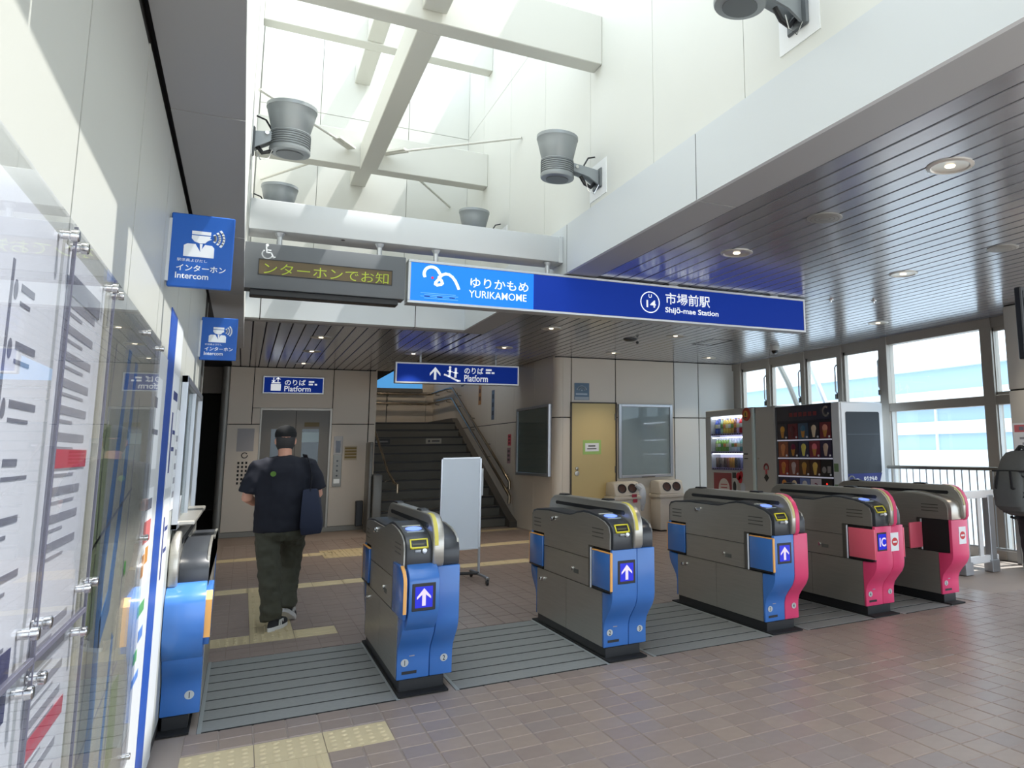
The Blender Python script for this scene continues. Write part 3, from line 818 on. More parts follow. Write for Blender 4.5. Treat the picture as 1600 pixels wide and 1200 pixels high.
ARROW = [(-0.5, 0.02), (0.0, 0.5), (0.5, 0.02), (0.5, -0.12), (0.13, 0.14), (0.13, -0.5), (-0.13, -0.5), (-0.13, 0.14), (-0.5, -0.12)]
SCREEN_B = M('arrow_screen', (20, 30, 190), 0.25, emit=0.35)
SCREEN_W = M('arrow_glow', (214, 200, 214), 0.4, emit=0.35)
READER = M('reader_glow', (120, 150, 250), 0.3, emit=0.7)
YEL = M('yellow_trim', (226, 214, 60), 0.4)
def gate(name, label, x, w, cl, cr, nl, nr, hood=False, left=True, right=True, arrow=None, rail=(0.155, 0.222), flaps='lr', railcol=None, ic=False, noentry=None, open_flap=False, nose_l=None, L=1.68, slot=True):
    g = thing(name, label, 'ticket gate', (x, 4.86, 0), 0, 'automatic ticket gates')
    x0, x1 = 0.0, w
    box('plinth', 0.012, w - 0.05, 0.143, L - 0.16, 0.0, 0.075, BLACK, g, 0.004)
    box('base_plate', 0.0, w - 0.04, 0.05, L - 0.05, 0.0, 0.010, BLACK_F, g)
    # inner core (dark), panels sit on it
    core = [(0.17, 0.075), (0.17, 0.3), (0.03, 0.45), (0.03, 0.73), (L - 0.03, 0.73), (L - 0.03, 0.45), (L - 0.17, 0.3), (L - 0.17, 0.075)]
    MB().prism(core, 0.012, w - 0.012, 'x').ob('core', DARKGAP, g)
    # black shoulder caps either side of the rail
    nl_m = nose_l or BLACK_G
    r0, r1 = rail
    if r0 > 0.03:
        MB().prism(body_profile(L, 0.004), 0.008, r0, 'x').ob('shoulder_cap', nl_m, g, 0.006, 2)
    if w - r1 > 0.03:
        MB().prism([(y + (0.03 if y < 0.3 else 0), z - 0.018) if z > 0.74 else (y + (0.03 if y < 0.3 else 0), z) for y, z in body_profile(L, 0.004)], r1, w - 0.0, 'x').ob('shoulder_cap', BLACK_G, g, 0.006, 2)
    # steel side panels (left side)
    def side(xa, xb):
        up = [(0.035, 0.735), (0.035, 0.84), (0.06, 0.885), (0.13, 0.915), (0.25, 0.938), (0.42, 0.954), (0.52, 0.955), (0.62, 0.945), (0.72, 0.927), (0.80, 0.916), (1.00, 0.916), (L - 0.40, 0.92), (L - 0.13, 0.908), (L - 0.05, 0.89), (L - 0.03, 0.86), (L - 0.03, 0.735), (L - 0.33, 0.735), (L - 0.33, 0.642), (0.41, 0.642), (0.41, 0.735)]
        MB().prism(up, xa, xb, 'x').ob('side_panel', STEEL, g)
        MB().box(xa, xb, 0.41, L - 0.335, 0.447, 0.637).ob('side_panel', STEEL, g)
        MB().box(xa, xb, 0.345, 0.405, 0.447, 0.73).ob('hinge_panel', STEEL_D, g)
        lo = [(0.17, 0.078), (0.17, 0.441), (0.84, 0.441), (0.84, 0.078)]
        MB().prism(lo, xa, xb, 'x').ob('side_panel', STEEL, g)
        MB().prism([(0.845, 0.078), (0.845, 0.441), (L - 0.17, 0.441), (L - 0.17, 0.078)], xa, xb, 'x').ob('side_panel', STEEL, g)
    if left: side(0.0, 0.012)
    if right: side(w - 0.012, w)
    # coloured ends
    for end in (0, 1):
        for (a, b, cm) in ((0.0, r0 + (r1 - r0) / 2 if w > 0.25 else w, cl), (r0 + (r1 - r0) / 2 if w > 0.25 else None, w, cr)):
            if a is None or cm is None: continue
            fr = s_front()
            bk = [(0.168, 0.075), (0.168, 0.44), (0.04, 0.445), (0.035, 0.735)]
            pr = fr + bk
            if end: pr = [(L - y, z) for y, z in pr]
            MB().prism(pr, a + 0.001, b - 0.001, 'x').ob('end_panel', cm, g, 0.006, 2)
    # rail loop
    rp = [(-0.012, 0.735), (-0.03, 0.76), (-0.035, 0.86), (-0.022, 0.92), (0.01, 0.972), (0.06, 1.012), (0.12, 1.032), (0.2, 1.036), (L - 0.22, 1.036), (L - 0.12, 1.026), (L - 0.05, 0.995), (L - 0.015, 0.95), (L - 0.01, 0.90), (L - 0.02, 0.735)]
    MB().prism(rp, r0, r1, 'x').ob('rail_loop', STEEL, g, 0.012, 3)
    if left or True:
        s_ = [(0.12, 0.968), (0.135, 0.982), (L - 0.2, 0.985), (L - 0.18, 0.972), (L - 0.2, 0.958), (0.135, 0.952)]
        if slot: MB().prism(s_, r0 - 0.003, r1 + 0.003, 'x').ob('sensor_slot', BLACK, g)
    for y in (0.40, 1.30):
        MB().prism([(y, 1.03), (y + 0.02, 1.047), (y + 0.14, 1.047), (y + 0.17, 1.03)], r0 + 0.008, r1 - 0.008, 'x').ob('sensor_bump', BLACK, g, 0.004)
    if railcol:
        fp = [(y - 0.003, z + 0.002) for y, z in rp[1:9]]
        q = [(y - 0.003, z + 0.002) for y, z in rp[0:9]]
        q = q[:8] + [(0.22, 1.0385), (0.22, 1.03)] + [(y + 0.02, z - 0.012) for y, z in reversed(rp[0:7])]
        MB().prism(q, r0 + (r1 - r0) * 0.5, r1 + 0.001, 'x').ob('rail_stripe', railcol, g)
    # yellow caution strip on the front curve
    q = [(y - 0.0025, z + 0.0015) for y, z in rp[2:8]]
    q = q + [(y + 0.004, z - 0.003) for y, z in reversed(rp[2:8])]
    ym = M('caution_strip', (214, 200, 92), 0.5)
    if r0 > 0.02: MB().prism(q, r0 + 0.008, r0 + 0.03, 'x').ob('caution_strip', ym if not railcol else M('caution_pale', (206, 196, 140), 0.5), g)
    # locks and plates on the side
    if left:
        for (y, z) in ((1.16, 0.865), (1.42, 0.36)):
            m = MB().lathe([(0.017, 0.0), (0.018, -0.01), (0.010, -0.015)], 12, (0, y, z), 'x')
            m.lathe([(0.013, 0.0), (0.013, -0.010)], 12, (0, y - 0.075, z + 0.012), 'x')
            m.box(-0.008, 0, y - 0.07, y, z - 0.006, z + 0.012)
            m.ob('side_lock', CHROME, g)
        MB().lathe([(0.015, 0.0), (0.015, -0.008)], 12, (0, 0.72, 0.53), 'x').ob('side_lock', CHROME, g)
        box('rating_plate', -0.002, 0, 0.60, 0.69, 0.505, 0.535, M('plate_grey', (96, 96, 92), 0.5), g)
        for k in range(3):
            box('vent_slot', -0.0015, 0, 0.14, 0.34, 0.80 + 0.028 * k, 0.808 + 0.028 * k, STEEL_D, g)
            box('vent_slot', -0.0015, 0, L - 0.25, L - 0.08, 0.78 + 0.03 * k, 0.79 + 0.03 * k, STEEL_D, g)
    # flap doors
    fm = PINK_L if (cl is PINK) else BLUE
    def flap(xs, y0, y1, m, edge, front):
        xa, xb = (xs - 0.013, xs + 0.002) if xs < w / 2 else (xs - 0.002, xs + 0.013)
        MB().box(xa, xb, y0, y1, 0.467, 0.712).ob('flap_door', m, g, 0.004, 2)
        ea, eb = (xa - 0.001, xb) if xs < w / 2 else (xa, xb + 0.001)
        if edge:
            yy = y0 - 0.006 if front else y1
            box('flap_edge', ea, eb, yy, yy + 0.010, 0.467, 0.715, edge, g)
            box('flap_edge', ea, eb, y0, y1, 0.711, 0.717, edge, g)
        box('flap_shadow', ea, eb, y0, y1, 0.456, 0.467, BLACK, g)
    if left and 'l' in flaps:
        edge = ORANGE if cl is BLUE else None
        if not open_flap:
            flap(0.0, 0.0, 0.316, fm, edge, True)
            MB().tube([(-0.012, 0.335, 0.45), (-0.012, 0.335, 0.725)], 0.009, 8).ob('flap_post', ALU, g)
        else:
            box('flap_recess', -0.004, 0.02, 0.03, 0.33, 0.45, 0.735, BLACK_F, g)
            MB().box(-0.165, -0.005, 0.335, 0.355, 0.47, 0.70).ob('flap_door', PINK_L, g, 0.008, 2)
            MB().tube([(-0.012, 0.345, 0.45), (-0.012, 0.345, 0.725)], 0.009, 8).ob('flap_post', ALU, g)
        flap(0.0, L - 0.32, L, fm, edge, False)
    if left and flaps == 'b':
        flap(0.0, L - 0.32, L, BLUE, ORANGE, False)
    if right and 'r' in flaps:
        fr_ = PINK_L if cr is PINK else BLUE
        flap(w, 0.0, 0.30, fr_, ORANGE if cr is BLUE else None, True)
        flap(w, L - 0.3, L, fr_, ORANGE if cr is BLUE else None, False)
    # hood (protruding ticket box)
    if hood:
        hp = [(0.03, 0.765), (-0.015, 0.757), (-0.075, 0.722), (-0.098, 0.700), (-0.108, 0.672), (-0.108, 0.53), (-0.10, 0.49), (-0.06, 0.43), (0.0, 0.385), (0.03, 0.385)]
        hx0, hx1 = (0.012, 0.182) if w > 0.25 else (-0.0, w - 0.002)
        MB().prism(hp, hx0, hx1, 'x').ob('ticket_hood', BLUE, g, 0.006, 2)
        cxh = (hx0 + hx1) / 2
        if w > 0.25:
            ep = [(0.29, 0.745), (0.02, 0.745), (-0.05, 0.72), (-0.088, 0.685), (-0.094, 0.66), (-0.094, 0.50), (-0.06, 0.455), (0.29, 0.455)]
            MB().prism(ep, -0.016, 0.006, 'x').ob('flap_door', BLUE, g, 0.006, 2)
            ee = [(0.02, 0.752), (-0.055, 0.726), (-0.096, 0.688), (-0.104, 0.66), (-0.104, 0.495), (-0.092, 0.495), (-0.092, 0.66), (-0.085, 0.682), (-0.05, 0.716), (0.02, 0.742)]
            MB().prism(ee, -0.018, 0.0, 'x').ob('flap_edge', ORANGE, g)
        else:
            ep = [(0.25, 0.735), (-0.05, 0.72), (-0.085, 0.68), (-0.085, 0.50), (-0.05, 0.455), (0.25, 0.455)]
            MB().prism(ep, w - 0.006, w + 0.024, 'x').ob('flap_door', BLUE, g, 0.006, 2)
            MB().prism([(-0.05, 0.725), (-0.092, 0.684), (-0.092, 0.498), (-0.08, 0.498), (-0.08, 0.68), (-0.045, 0.715)], w - 0.006, w + 0.026, 'x').ob('flap_edge', ORANGE, g)
    # arrow display
    if arrow:
        ax, az = arrow; ay = -0.108 if hood else 0.0
        box('display_bezel', ax - 0.066, ax + 0.066, ay - 0.004, ay + 0.004, az - 0.077, az + 0.077, BLACK, g, 0.003)
        box('display_screen', ax - 0.049, ax + 0.049, ay - 0.0055, ay - 0.003, az - 0.059, az + 0.059, SCREEN_B, g)
        flat([[(u * 0.078, v * 0.098) for u, v in ARROW]], '-y', SCREEN_W, g, (ax, ay - 0.0055, az), 'display_arrow')
    if ic:
        box('display_bezel', 0.018, 0.125, -0.004, 0.004, 0.535, 0.685, BLACK, g, 0.003)
        box('display_screen', 0.027, 0.116, -0.0055, -0.003, 0.548, 0.672, SCREEN_B, g)
        text('IC', 0.1, (0.036, -0.007, 0.575), '-y', SCREEN_W, g, 'lettering', width=0.07, bold=0.02, height=0.072)
    if noentry:
        nx, nz = noentry
        box('sticker_sheet', nx - 0.045, nx + 0.045, -0.002, 0.002, nz - 0.075, nz + 0.075, WHITE_P, g)
        flat([disc(0, 0, 0.034)], '-y', M('sign_red', (206, 44, 50), 0.5), g, (nx, -0.002, nz), 'no_entry_mark')
        flat([rect(-0.022, 0.022, -0.007, 0.007)], '-y', WHITE_P, g, (nx, -0.0034, nz), 'no_entry_bar')
    # number stickers + small dark plate
    NUM = M('sticker_num', (190, 196, 196), 0.5)
    for (n_, px_) in ((nl, 0.045), (nr, w - 0.052)):
        if n_ is None: continue
        flat([disc(0, 0, 0.022, 16)], '-y', NUM, g, (px_, 0.1385, 0.172), 'number_sticker')
        text(n_, 0.03, (px_, 0.1366, 0.157), '-y', BLACK, g, 'lettering', align='CENTER', height=0.03, bold=0.02)
    if nl is not None and w > 0.19:
        flat([rect(0.03, 0.115, 0.105, 0.122)], '-y', BLACK, g, (0, 0.1415, 0), 'maker_plate')
        flat([rect(0.07, 0.10, 0.205, 0.211)], '-y', M('scuff', (150, 150, 160), 0.5), g, (0, 0.1385, 0), 'small_label')
    # reader, label and ticket slot on the left shoulder
    if left and r0 > 0.1 and nose_l is None:
        def onprof(y, xa, xb, len_, h, m, nm, poly=None):
            z, a = zprof(y)
            mb = MB()
            if poly: mb.prism(poly, 0, h, 'z')
            else: mb.box(xa, xb, 0, len_, 0, h)
            mb.xf(Matrix.Translation((0, y, z + 0.004)) @ Matrix.Rotation(a, 4, 'X'))
            return mb.ob(nm, m, g, smooth=0)
        cx = r0 * 0.52
        onprof(0.27, cx - 0.055, cx + 0.055, 0.02, 0.003, M('label_cream', (220, 222, 210), 0.5), 'card_label')
        onprof(0.135, cx - 0.06, cx + 0.06, 0.125, 0.002, M('reader_plate', (72, 82, 100), 0.3), 'reader_plate')
        onprof(0.2, 0, 0, 0, 0.005, READER, 'card_reader', [(cx + 0.048 * math.cos(t * PI / 12), 0.0 + 0.045 * math.sin(t * PI / 12)) for t in range(24)])
        onprof(0.13, cx - 0.05, cx + 0.05, 0.012, 0.0035, M('label_pale', (186, 200, 214), 0.5), 'card_label')
        fr0 = Matrix.Translation((0, 0.017, 0.872)) @ Matrix.Rotation(math.radians(52), 4, 'X')
        def onfront(mb, m, nm):
            mb.xf(fr0); return mb.ob(nm, m, g, smooth=0)
        mb = MB()
        for q in ((cx - 0.052, cx + 0.052, 0.022, 0.03), (cx - 0.052, cx + 0.052, -0.034, -0.026), (cx - 0.052, cx - 0.044, -0.034, 0.03), (cx + 0.044, cx + 0.052, -0.034, 0.03)):
            mb.box(q[0], q[1], q[2], q[3], -0.004, 0.009)
        onfront(mb, YEL, 'ticket_slot_frame')
        onfront(MB().box(cx - 0.044, cx + 0.044, -0.026, 0.022, -0.004, 0.006), BLACK, 'ticket_slot')
        onfront(MB().box(cx - 0.036, cx + 0.030, -0.012, -0.002, 0.005, 0.0075), M('slot_metal', (90, 88, 60), 0.4), 'slot_lip')
        onfront(MB().prism(disc(cx + 0.028, -0.052, 0.013, 14), -0.004, 0.010, 'z'), WHITE_P, 'guide_mark')
        onfront(MB().box(cx - 0.026, cx + 0.006, -0.057, -0.047, -0.004, 0.009), M('mark_grey', (170, 174, 178), 0.5), 'guide_mark')
    return g
gate('ticket_gate', 'half width blue ticket gate against the left wall', -0.298, 0.18, BLUE, None, None, '1', hood=True, left=False, right=True, rail=(0.0, 0.045), flaps='')
gate('ticket_gate', 'blue ticket gate with a protruding blue hood, first full gate from the left wall', 0.865, 0.325, BLUE, BLUE, '1', '2', hood=True, arrow=(0.094, 0.585), flaps='b')
gate('ticket_gate', 'all blue ticket gate with a flat front and arrow display, between two mats', 2.20, 0.325, BLUE, BLUE, '2', '3', arrow=(0.108, 0.585), flaps='l')
gate('ticket_gate', 'ticket gate with a half blue and half pink front', 3.55, 0.325, BLUE, PINK, '3', '4', arrow=(0.095, 0.60), railcol=PINK, flaps='l')
gate('ticket_gate', 'all pink ticket gate with an IC display and a no entry sticker', 4.585, 0.32, PINK, PINK, '4', '5', railcol=PINK, ic=True, noentry=(0.215, 0.60))
gate('ticket_gate', 'narrow pink ticket gate at the right end of the row with its flap swung open', 5.495, 0.215, PINK, PINK, '5', None, railcol=PINK, noentry=(0.135, 0.595), open_flap=True, rail=(0.13, 0.197), nose_l=STEEL, right=True, flaps='l')

# ================================================================ OVERHEAD SIGNS
LOGO = arc(-0.27, 0.10, 0.20, 205, 20, 14) + [(-0.02, 0.08)] + [(-0.08, -0.02), (-0.16, -0.12), (-0.17, -0.17), (-0.12, -0.19), (-0.02, -0.17), (0.02, -0.13), (-0.01, -0.06), (-0.08, 0.03)]
LOGO2 = [(-0.08, 0.03), (0.02, 0.11), (0.10, 0.14), (0.19, 0.13), (0.28, 0.07), (0.36, -0.03), (0.42, -0.15), (0.46, -0.25)]
def logo(parent, cx, cz, y, s, mat, facing='-y', dot=True):
    sg = -1 if facing == '-y' else 1
    flat([[(u * s, v * s) for u, v in q] for q in stroke(LOGO, 0.075) + stroke(LOGO2, 0.075)], facing, mat, parent, (cx, y, cz), 'wing_logo', 0.002)
    if dot:
        flat([disc(-0.25 * s, 0.0 * s, 0.035 * s, 10)], facing, M('logo_red', (210, 20, 60), 0.5, emit=0.3), parent, (cx, y, cz), 'logo_dot', 0.002)
FRAME_L = M('sign_frame', (200, 204, 208), 0.35, 0.6)
t = thing('station_sign', 'long blue station name sign with white lettering hanging under the sign beam', 'sign', (1.07, 6.30, 2.60))
SW = 4.04
for a, b, c, d in ((0, SW, 0, 0.022), (0, SW, 0.335, 0.357), (0, 0.022, 0.022, 0.335), (SW - 0.022, SW, 0.022, 0.335)):
    box('sign_frame', a, b, 0, 0.14, c, d, FRAME_L, t, 0.003)
box('sign_panel', 0.022, 1.045, 0.006, 0.13, 0.022, 0.335, SIGN_A, t)
box('sign_panel', 1.045, SW - 0.022, 0.006, 0.13, 0.022, 0.335, SIGN_B, t)
logo(t, 0.265, 0.22, 0.006, 0.30, SIGN_W)
wl_ = M('sign_wave', (110, 180, 235), 0.4, emit=0.3)
flat([rect(0.10 + 0.03 * (k % 2), 0.40 - 0.02 * ((k + 1) % 2), 0.088 - 0.014 * k, 0.092 - 0.014 * k) for k in range(4)], '-y', wl_, t, (0, 0.006, 0), 'wave_lines')
flat([rect(0.13 + 0.10 * k, 0.175 + 0.10 * k, 0.06, 0.068) for k in range(3)], '-y', M('sign_navy', (20, 30, 110), 0.5), t, (0, 0.006, 0), 'wave_lines')
text('ゆりかもめ', 0.1, (0.485, 0.004, 0.175), '-y', SIGN_W, t, width=0.50, height=0.085, bold=0.008)
text('YURIKAMOME', 0.1, (0.488, 0.004, 0.085), '-y', SIGN_W, t, width=0.495, height=0.062, bold=0.004)
flat(stroke(arc(2.185, 0.178, 0.098, 0, 360, 32), 0.009), '-y', SIGN_W, t, (0, 0.006, 0), 'station_ring')
text('U', 0.1, (2.185, 0.004, 0.222), '-y', SIGN_W, t, align='CENTER', height=0.034, width=0.035, bold=0.02)
text('14', 0.1, (2.185, 0.004, 0.130), '-y', SIGN_W, t, align='CENTER', height=0.07, width=0.10, bold=0.02)
text('市場前駅', 0.1, (2.345, 0.004, 0.185), '-y', SIGN_W, t, width=0.50, height=0.115, bold=0.012)
text('Shijō-mae Station', 0.1, (2.345, 0.004, 0.095), '-y', SIGN_W, t, width=0.60, height=0.072, bold=0.022)
for x in (0.23, 1.2):
    MB().tube([(x, 0.10, 0.35), (x, 0.10, 0.482)], 0.02, 10).ob('hanger', FRAME_L, t)
    MB().lathe([(0.036, 0.476), (0.03, 0.462), (0.02, 0.445)], 12, (x, 0.10, 0)).ob('hanger_collar', FRAME_L, t)
box('hanger', 2.4, 2.5, 0.02, 0.10, 0.35, 0.366, FRAME_L, t); box('hanger', 3.6, 3.7, 0.02, 0.10, 0.35, 0.366, FRAME_L, t)
# LED display
t = thing('led_display', 'grey LED message display hanging left of the station name sign', 'display', (-0.075, 6.30, 2.62))
LC = M('led_case', (92, 96, 100), 0.45)
box('case', 0, 1.125, 0, 0.16, 0.0, 0.345, LC, t, 0.006, 2)
box('lower_case', 0.05, 1.08, 0.03, 0.15, -0.045, 0.0, BLACK, t, 0.004)
box('screen', 0.10, 1.02, -0.004, 0.01, 0.11, 0.218, M('led_screen', (88, 74, 46), 0.4), t)
for a, b, c, d in ((0.095, 1.025, 0.218, 0.224), (0.095, 1.025, 0.104, 0.11), (0.095, 0.10, 0.104, 0.224), (1.02, 1.025, 0.104, 0.224)):
    box('screen_bezel', a, b, -0.006, 0.01, c, d, BLACK, t)
text('ンターホンでお知', 0.1, (0.115, -0.0055, 0.118), '-y', M('led_glow', (150, 168, 40), 0.5, emit=0.15), t, width=0.865, height=0.088, bold=-0.006)
flat([disc(0, 0.055, 0.011, 10)] + stroke([(-0.005, 0.042), (0.0, 0.0), (0.028, 0.0), (0.045, -0.035), (0.055, -0.03)], 0.009) + stroke([(0, 0.02), (0.026, 0.018)], 0.008) + stroke(arc(0.004, -0.012, 0.034, 130, 335, 14), 0.009), '-y', WHITE_P, t, (0.145, 0, 0.275), 'wheelchair_mark')
for x in (0.225, 0.935):
    MB().tube([(x, 0.10, 0.34), (x, 0.10, 0.462)], 0.02, 10).ob('hanger', FRAME_L, t)
    MB().lathe([(0.036, 0.456), (0.03, 0.442), (0.02, 0.425)], 12, (x, 0.10, 0)).ob('hanger_collar', FRAME_L, t)
# platform sign over the stairs
t = thing('platform_sign', 'blue platform sign with a white up arrow hanging in front of the stairs', 'sign', (2.06, 13.0, 2.52))
SW = 2.06
box('sign_frame', 0, SW, 0, 0.12, 0, 0.35, FRAME_L, t, 0.008)
box('sign_panel', 0.03, SW - 0.03, -0.004, 0.05, 0.03, 0.32, SIGN_B, t)
flat([[(0.63 + u * 0.17, 0.175 + v * 0.21) for u, v in [(-0.5, 0.0), (0, 0.5), (0.5, 0.0), (0.5, -0.2), (0.11, 0.17), (0.11, -0.5), (-0.11, -0.5), (-0.11, 0.17), (-0.5, -0.2)]]], '-y', SIGN_W, t, (0, -0.004, 0), 'arrow_mark')
flat(stroke([(0.78, 0.16), (0.86, 0.13), (1.0, 0.06), (1.04, 0.06)], 0.028) + [disc(0.87, 0.285, 0.02, 10), disc(0.965, 0.26, 0.02, 10)] + stroke([(0.87, 0.255), (0.865, 0.15)], 0.035) + stroke([(0.965, 0.235), (0.96, 0.12)], 0.035) + stroke([(0.83, 0.22), (0.91, 0.21)], 0.015) + stroke([(0.92, 0.20), (1.0, 0.19)], 0.015), '-y', SIGN_W, t, (0, -0.004, 0), 'escalator_mark')
text('のりば', 0.1, (1.10, -0.006, 0.19), '-y', SIGN_W, t, width=0.32, height=0.11, bold=0.012)
text('Platform', 0.1, (1.10, -0.006, 0.055), '-y', SIGN_W, t, width=0.40, height=0.115, bold=0.012)
flat([rect(1.47, 1.57, 0.245, 0.275), rect(1.47, 1.55, 0.195, 0.225), rect(1.57, 1.62, 0.195, 0.225)], '-y', SIGN_W, t, (0, -0.004, 0), 'small_print')
for x in (0.4, 1.66):
    MB().tube([(x, 0.06, 0.345), (x, 0.06, 0.452)], 0.018, 8).ob('hanger', FRAME_L, t)
# lift sign
t = thing('platform_sign', 'blue platform sign with a lift symbol on the wall above the lift door', 'sign', (0.24, YE - 0.05, 2.49))
SW = 1.0
box('sign_frame', 0, SW, 0, 0.05, 0, 0.32, FRAME_L, t, 0.006)
box('sign_panel', 0.025, SW - 0.025, -0.004, 0.03, 0.025, 0.295, SIGN_B, t)
flat([rect(0.13, 0.29, 0.055, 0.175), rect(0.14, 0.28, 0.185, 0.21)] + stroke([(0.17, 0.285), (0.17, 0.22)], 0.016) + stroke([(0.145, 0.24), (0.17, 0.217), (0.195, 0.24)], 0.014) + stroke([(0.24, 0.22), (0.24, 0.285)], 0.016) + stroke([(0.205, 0.26), (0.24, 0.288), (0.275, 0.26)], 0.014), '-y', SIGN_W, t, (0, -0.004, 0), 'lift_mark')
text('のりば', 0.1, (0.34, -0.006, 0.165), '-y', SIGN_W, t, width=0.34, height=0.105, bold=0.012)
text('Platform', 0.1, (0.34, -0.006, 0.05), '-y', SIGN_W, t, width=0.43, height=0.10, bold=0.012)
flat([rect(0.74, 0.83, 0.215, 0.245), rect(0.74, 0.81, 0.165, 0.195), rect(0.84, 0.88, 0.165, 0.195)], '-y', SIGN_W, t, (0, -0.004, 0), 'small_print')
# intercom flag signs
def intercom(label, x, y, z):
    t = thing('intercom_sign', label, 'sign', (x, y, z), 0, 'intercom flag signs')
    box('sign_plate', 0, 0.215, 0, 0.025, 0, 0.295, SIGN_BP, t, 0.004)
    box('wall_clip', -0.006, 0.004, -0.004, 0.03, 0.02, 0.27, FRAME_L, t)
    W_ = M('sign_print_white', (232, 238, 244), 0.5)
    c = 0.105
    def f(p): return [(c + u, 0.135 + v) for u, v in p]
    flat([f([(-0.034, 0.093), (0.030, 0.093), (0.030, 0.079), (-0.034, 0.079)]), f([(-0.034, 0.075), (0.03, 0.075), (0.027, 0.066), (0.034, 0.064), (0.02, 0.056), (0.012, 0.046), (-0.006, 0.044), (-0.024, 0.050), (-0.034, 0.062)]), f([(-0.058, -0.012), (-0.058, 0.032), (-0.046, 0.040), (-0.020, 0.040), (-0.003, 0.010), (0.012, 0.040), (0.036, 0.038), (0.044, 0.028), (0.044, -0.012)]), f([(-0.006, 0.042), (0.004, 0.042), (0.002, 0.02), (-0.003, 0.012)])], '-y', W_, t, (0, 0, 0), 'attendant_mark')
    flat([f(q) for r in (0.022, 0.036, 0.05) for q in stroke(arc(0.025, 0.068, r, -38, 42, 6), 0.008)], '-y', W_, t, (0, 0, 0), 'sound_waves')
    text('駅係員よびだし', 0.02, (0.028, -0.002, 0.103), '-y', W_, t, width=0.10, height=0.012)
    text('インターホン', 0.03, (0.026, -0.002, 0.066), '-y', W_, t, width=0.165, height=0.026, bold=0.015)
    text('Intercom', 0.03, (0.024, -0.002, 0.034), '-y', W_, t, width=0.11, height=0.024, bold=0.012)
intercom('large looking blue intercom flag sign nearest the camera on the left wall', -0.294, 3.50, 2.07)
intercom('smaller looking blue intercom flag sign farther along the left wall', -0.294, 6.10, 2.06)
t = thing('wall_speaker', 'small cream wall device between the two intercom signs', 'device', (-0.17, 4.9, 2.45))
MB().prism([(-0.04, 0.0), (0.04, 0.0), (0.05, 0.09), (-0.05, 0.09)], 0, 0.10, 'y').ob('case', M('device_cream', (214, 206, 186), 0.5), t, 0.008, 2)
box('case_mount', -0.03, 0.03, 0.02, 0.08, 0.09, 0.16, MATS['device_cream'], t)
box('sensor', 0.012, 0.03, -0.003, 0.0, 0.012, 0.02, BLACK, t)

# ================================================================ CEILING FITTINGS
DLR = M('downlight_ring', (206, 204, 198), 0.3, 0.4)
DLI = M('downlight_cone', (214, 208, 196), 0.3, 0.6)
DLG = M('downlight_lamp', (255, 236, 205), 0.4, emit=3.0)
def downlight(x, y, label, power=14.0):
    t = thing('downlight', label, 'downlight', (x, y, CZ), 0, 'round ceiling downlights')
    MB().lathe([(0.132, 0.0), (0.132, -0.005), (0.110, -0.010), (0.102, -0.004), (0.102, 0.0)], 24, cap=False).ob('trim_ring', DLR, t)
    MB().lathe([(0.102, -0.004), (0.075, -0.0015), (0.04, -0.001), (0.0, -0.001)], 24, cap=False).ob('reflector', DLI, t)
    MB().lathe([(0.03, -0.0012), (0.026, -0.006), (0.0, -0.008)], 16, cap=False).ob('lamp', DLG, t)
    if power:
        l = bpy.data.lights.new('downlight_lamp', 'SPOT')
        l.energy = power; l.spot_size = math.radians(95); l.spot_blend = 0.7; l.color = (1.0, 0.86, 0.68); l.shadow_soft_size = 0.04
        lo = bpy.data.objects.new('downlight_glow', l); COL.objects.link(lo); lo.parent = t; lo.location = (0, 0, -0.03)
    return t
names = ['nearest', 'second', 'third', 'fourth', 'fifth', 'sixth']
for i, y in enumerate((2.83, 5.01, 9.35, 11.43)):
    downlight(3.38, y, 'downlight, %s along the row beside the skylight fascia' % names[i], 16 if i < 2 else 34)
for i, y in enumerate((2.8, 4.97, 9.3, 11.4)):
    downlight(5.2, y, 'downlight, %s along the row over the middle of the gates' % names[i], 16 if i < 2 else 34)
for i, y in enumerate((5.0, 7.22, 11.42)):
    downlight(7.05, y, 'downlight, %s along the row nearest the window wall' % names[i], 26)
for i, y in enumerate((11.33, 12.95, 14.8)):
    downlight(0.83, y, 'downlight, %s in front of the lift' % names[i], 36)
downlight(2.28, 12.7, 'downlight just in front of the platform sign left end', 40)
def cspk(x, y, label):
    t = thing('ceiling_speaker', label, 'speaker', (x, y, CZ))
    MB().lathe([(0.122, 0.0), (0.122, -0.006), (0.112, -0.009), (0.0, -0.010)], 24, cap=False).ob('grille', M('speaker_grey', (150, 150, 146), 0.5, 0.2), t)
    for r in (0.035, 0.065, 0.095):
        MB().lathe([(r, -0.0105), (r + 0.006, -0.0105)], 24, cap=False).ob('grille_ring', STEEL_D, t)
cspk(3.39, 3.93, 'flat round ceiling speaker between the two nearest downlights by the fascia')
cspk(5.24, 3.92, 'flat round ceiling speaker at the right edge of the photo')
def dome(x, y, z, label):
    t = thing('dome_camera', label, 'camera', (x, y, z))
    MB().lathe([(0.075, 0.0), (0.078, -0.03), (0.07, -0.065), (0.055, -0.07)], 20).ob('housing', M('camera_white', (210, 210, 206), 0.45), t)
    MB().lathe([(0.055, -0.068), (0.05, -0.095), (0.03, -0.118), (0.002, -0.124)], 16).ob('dome', M('camera_dome', (16, 16, 18), 0.1), t)
dome(7.19, 9.66, CZ, 'dome security camera on the ceiling in front of the window wall')
dome(4.70, 12.55, CZ - 0.0, 'dome security camera where the rounded wall corner meets the ceiling')
t = thing('smoke_detector', 'detector with a dark plate and small black ball under the ceiling', 'detector', (4.75, 9.84, CZ))
MB().lathe([(0.10, 0), (0.10, -0.012), (0.06, -0.03), (0.0, -0.032)], 16, cap=False).ob('base', BLACK_G, t)
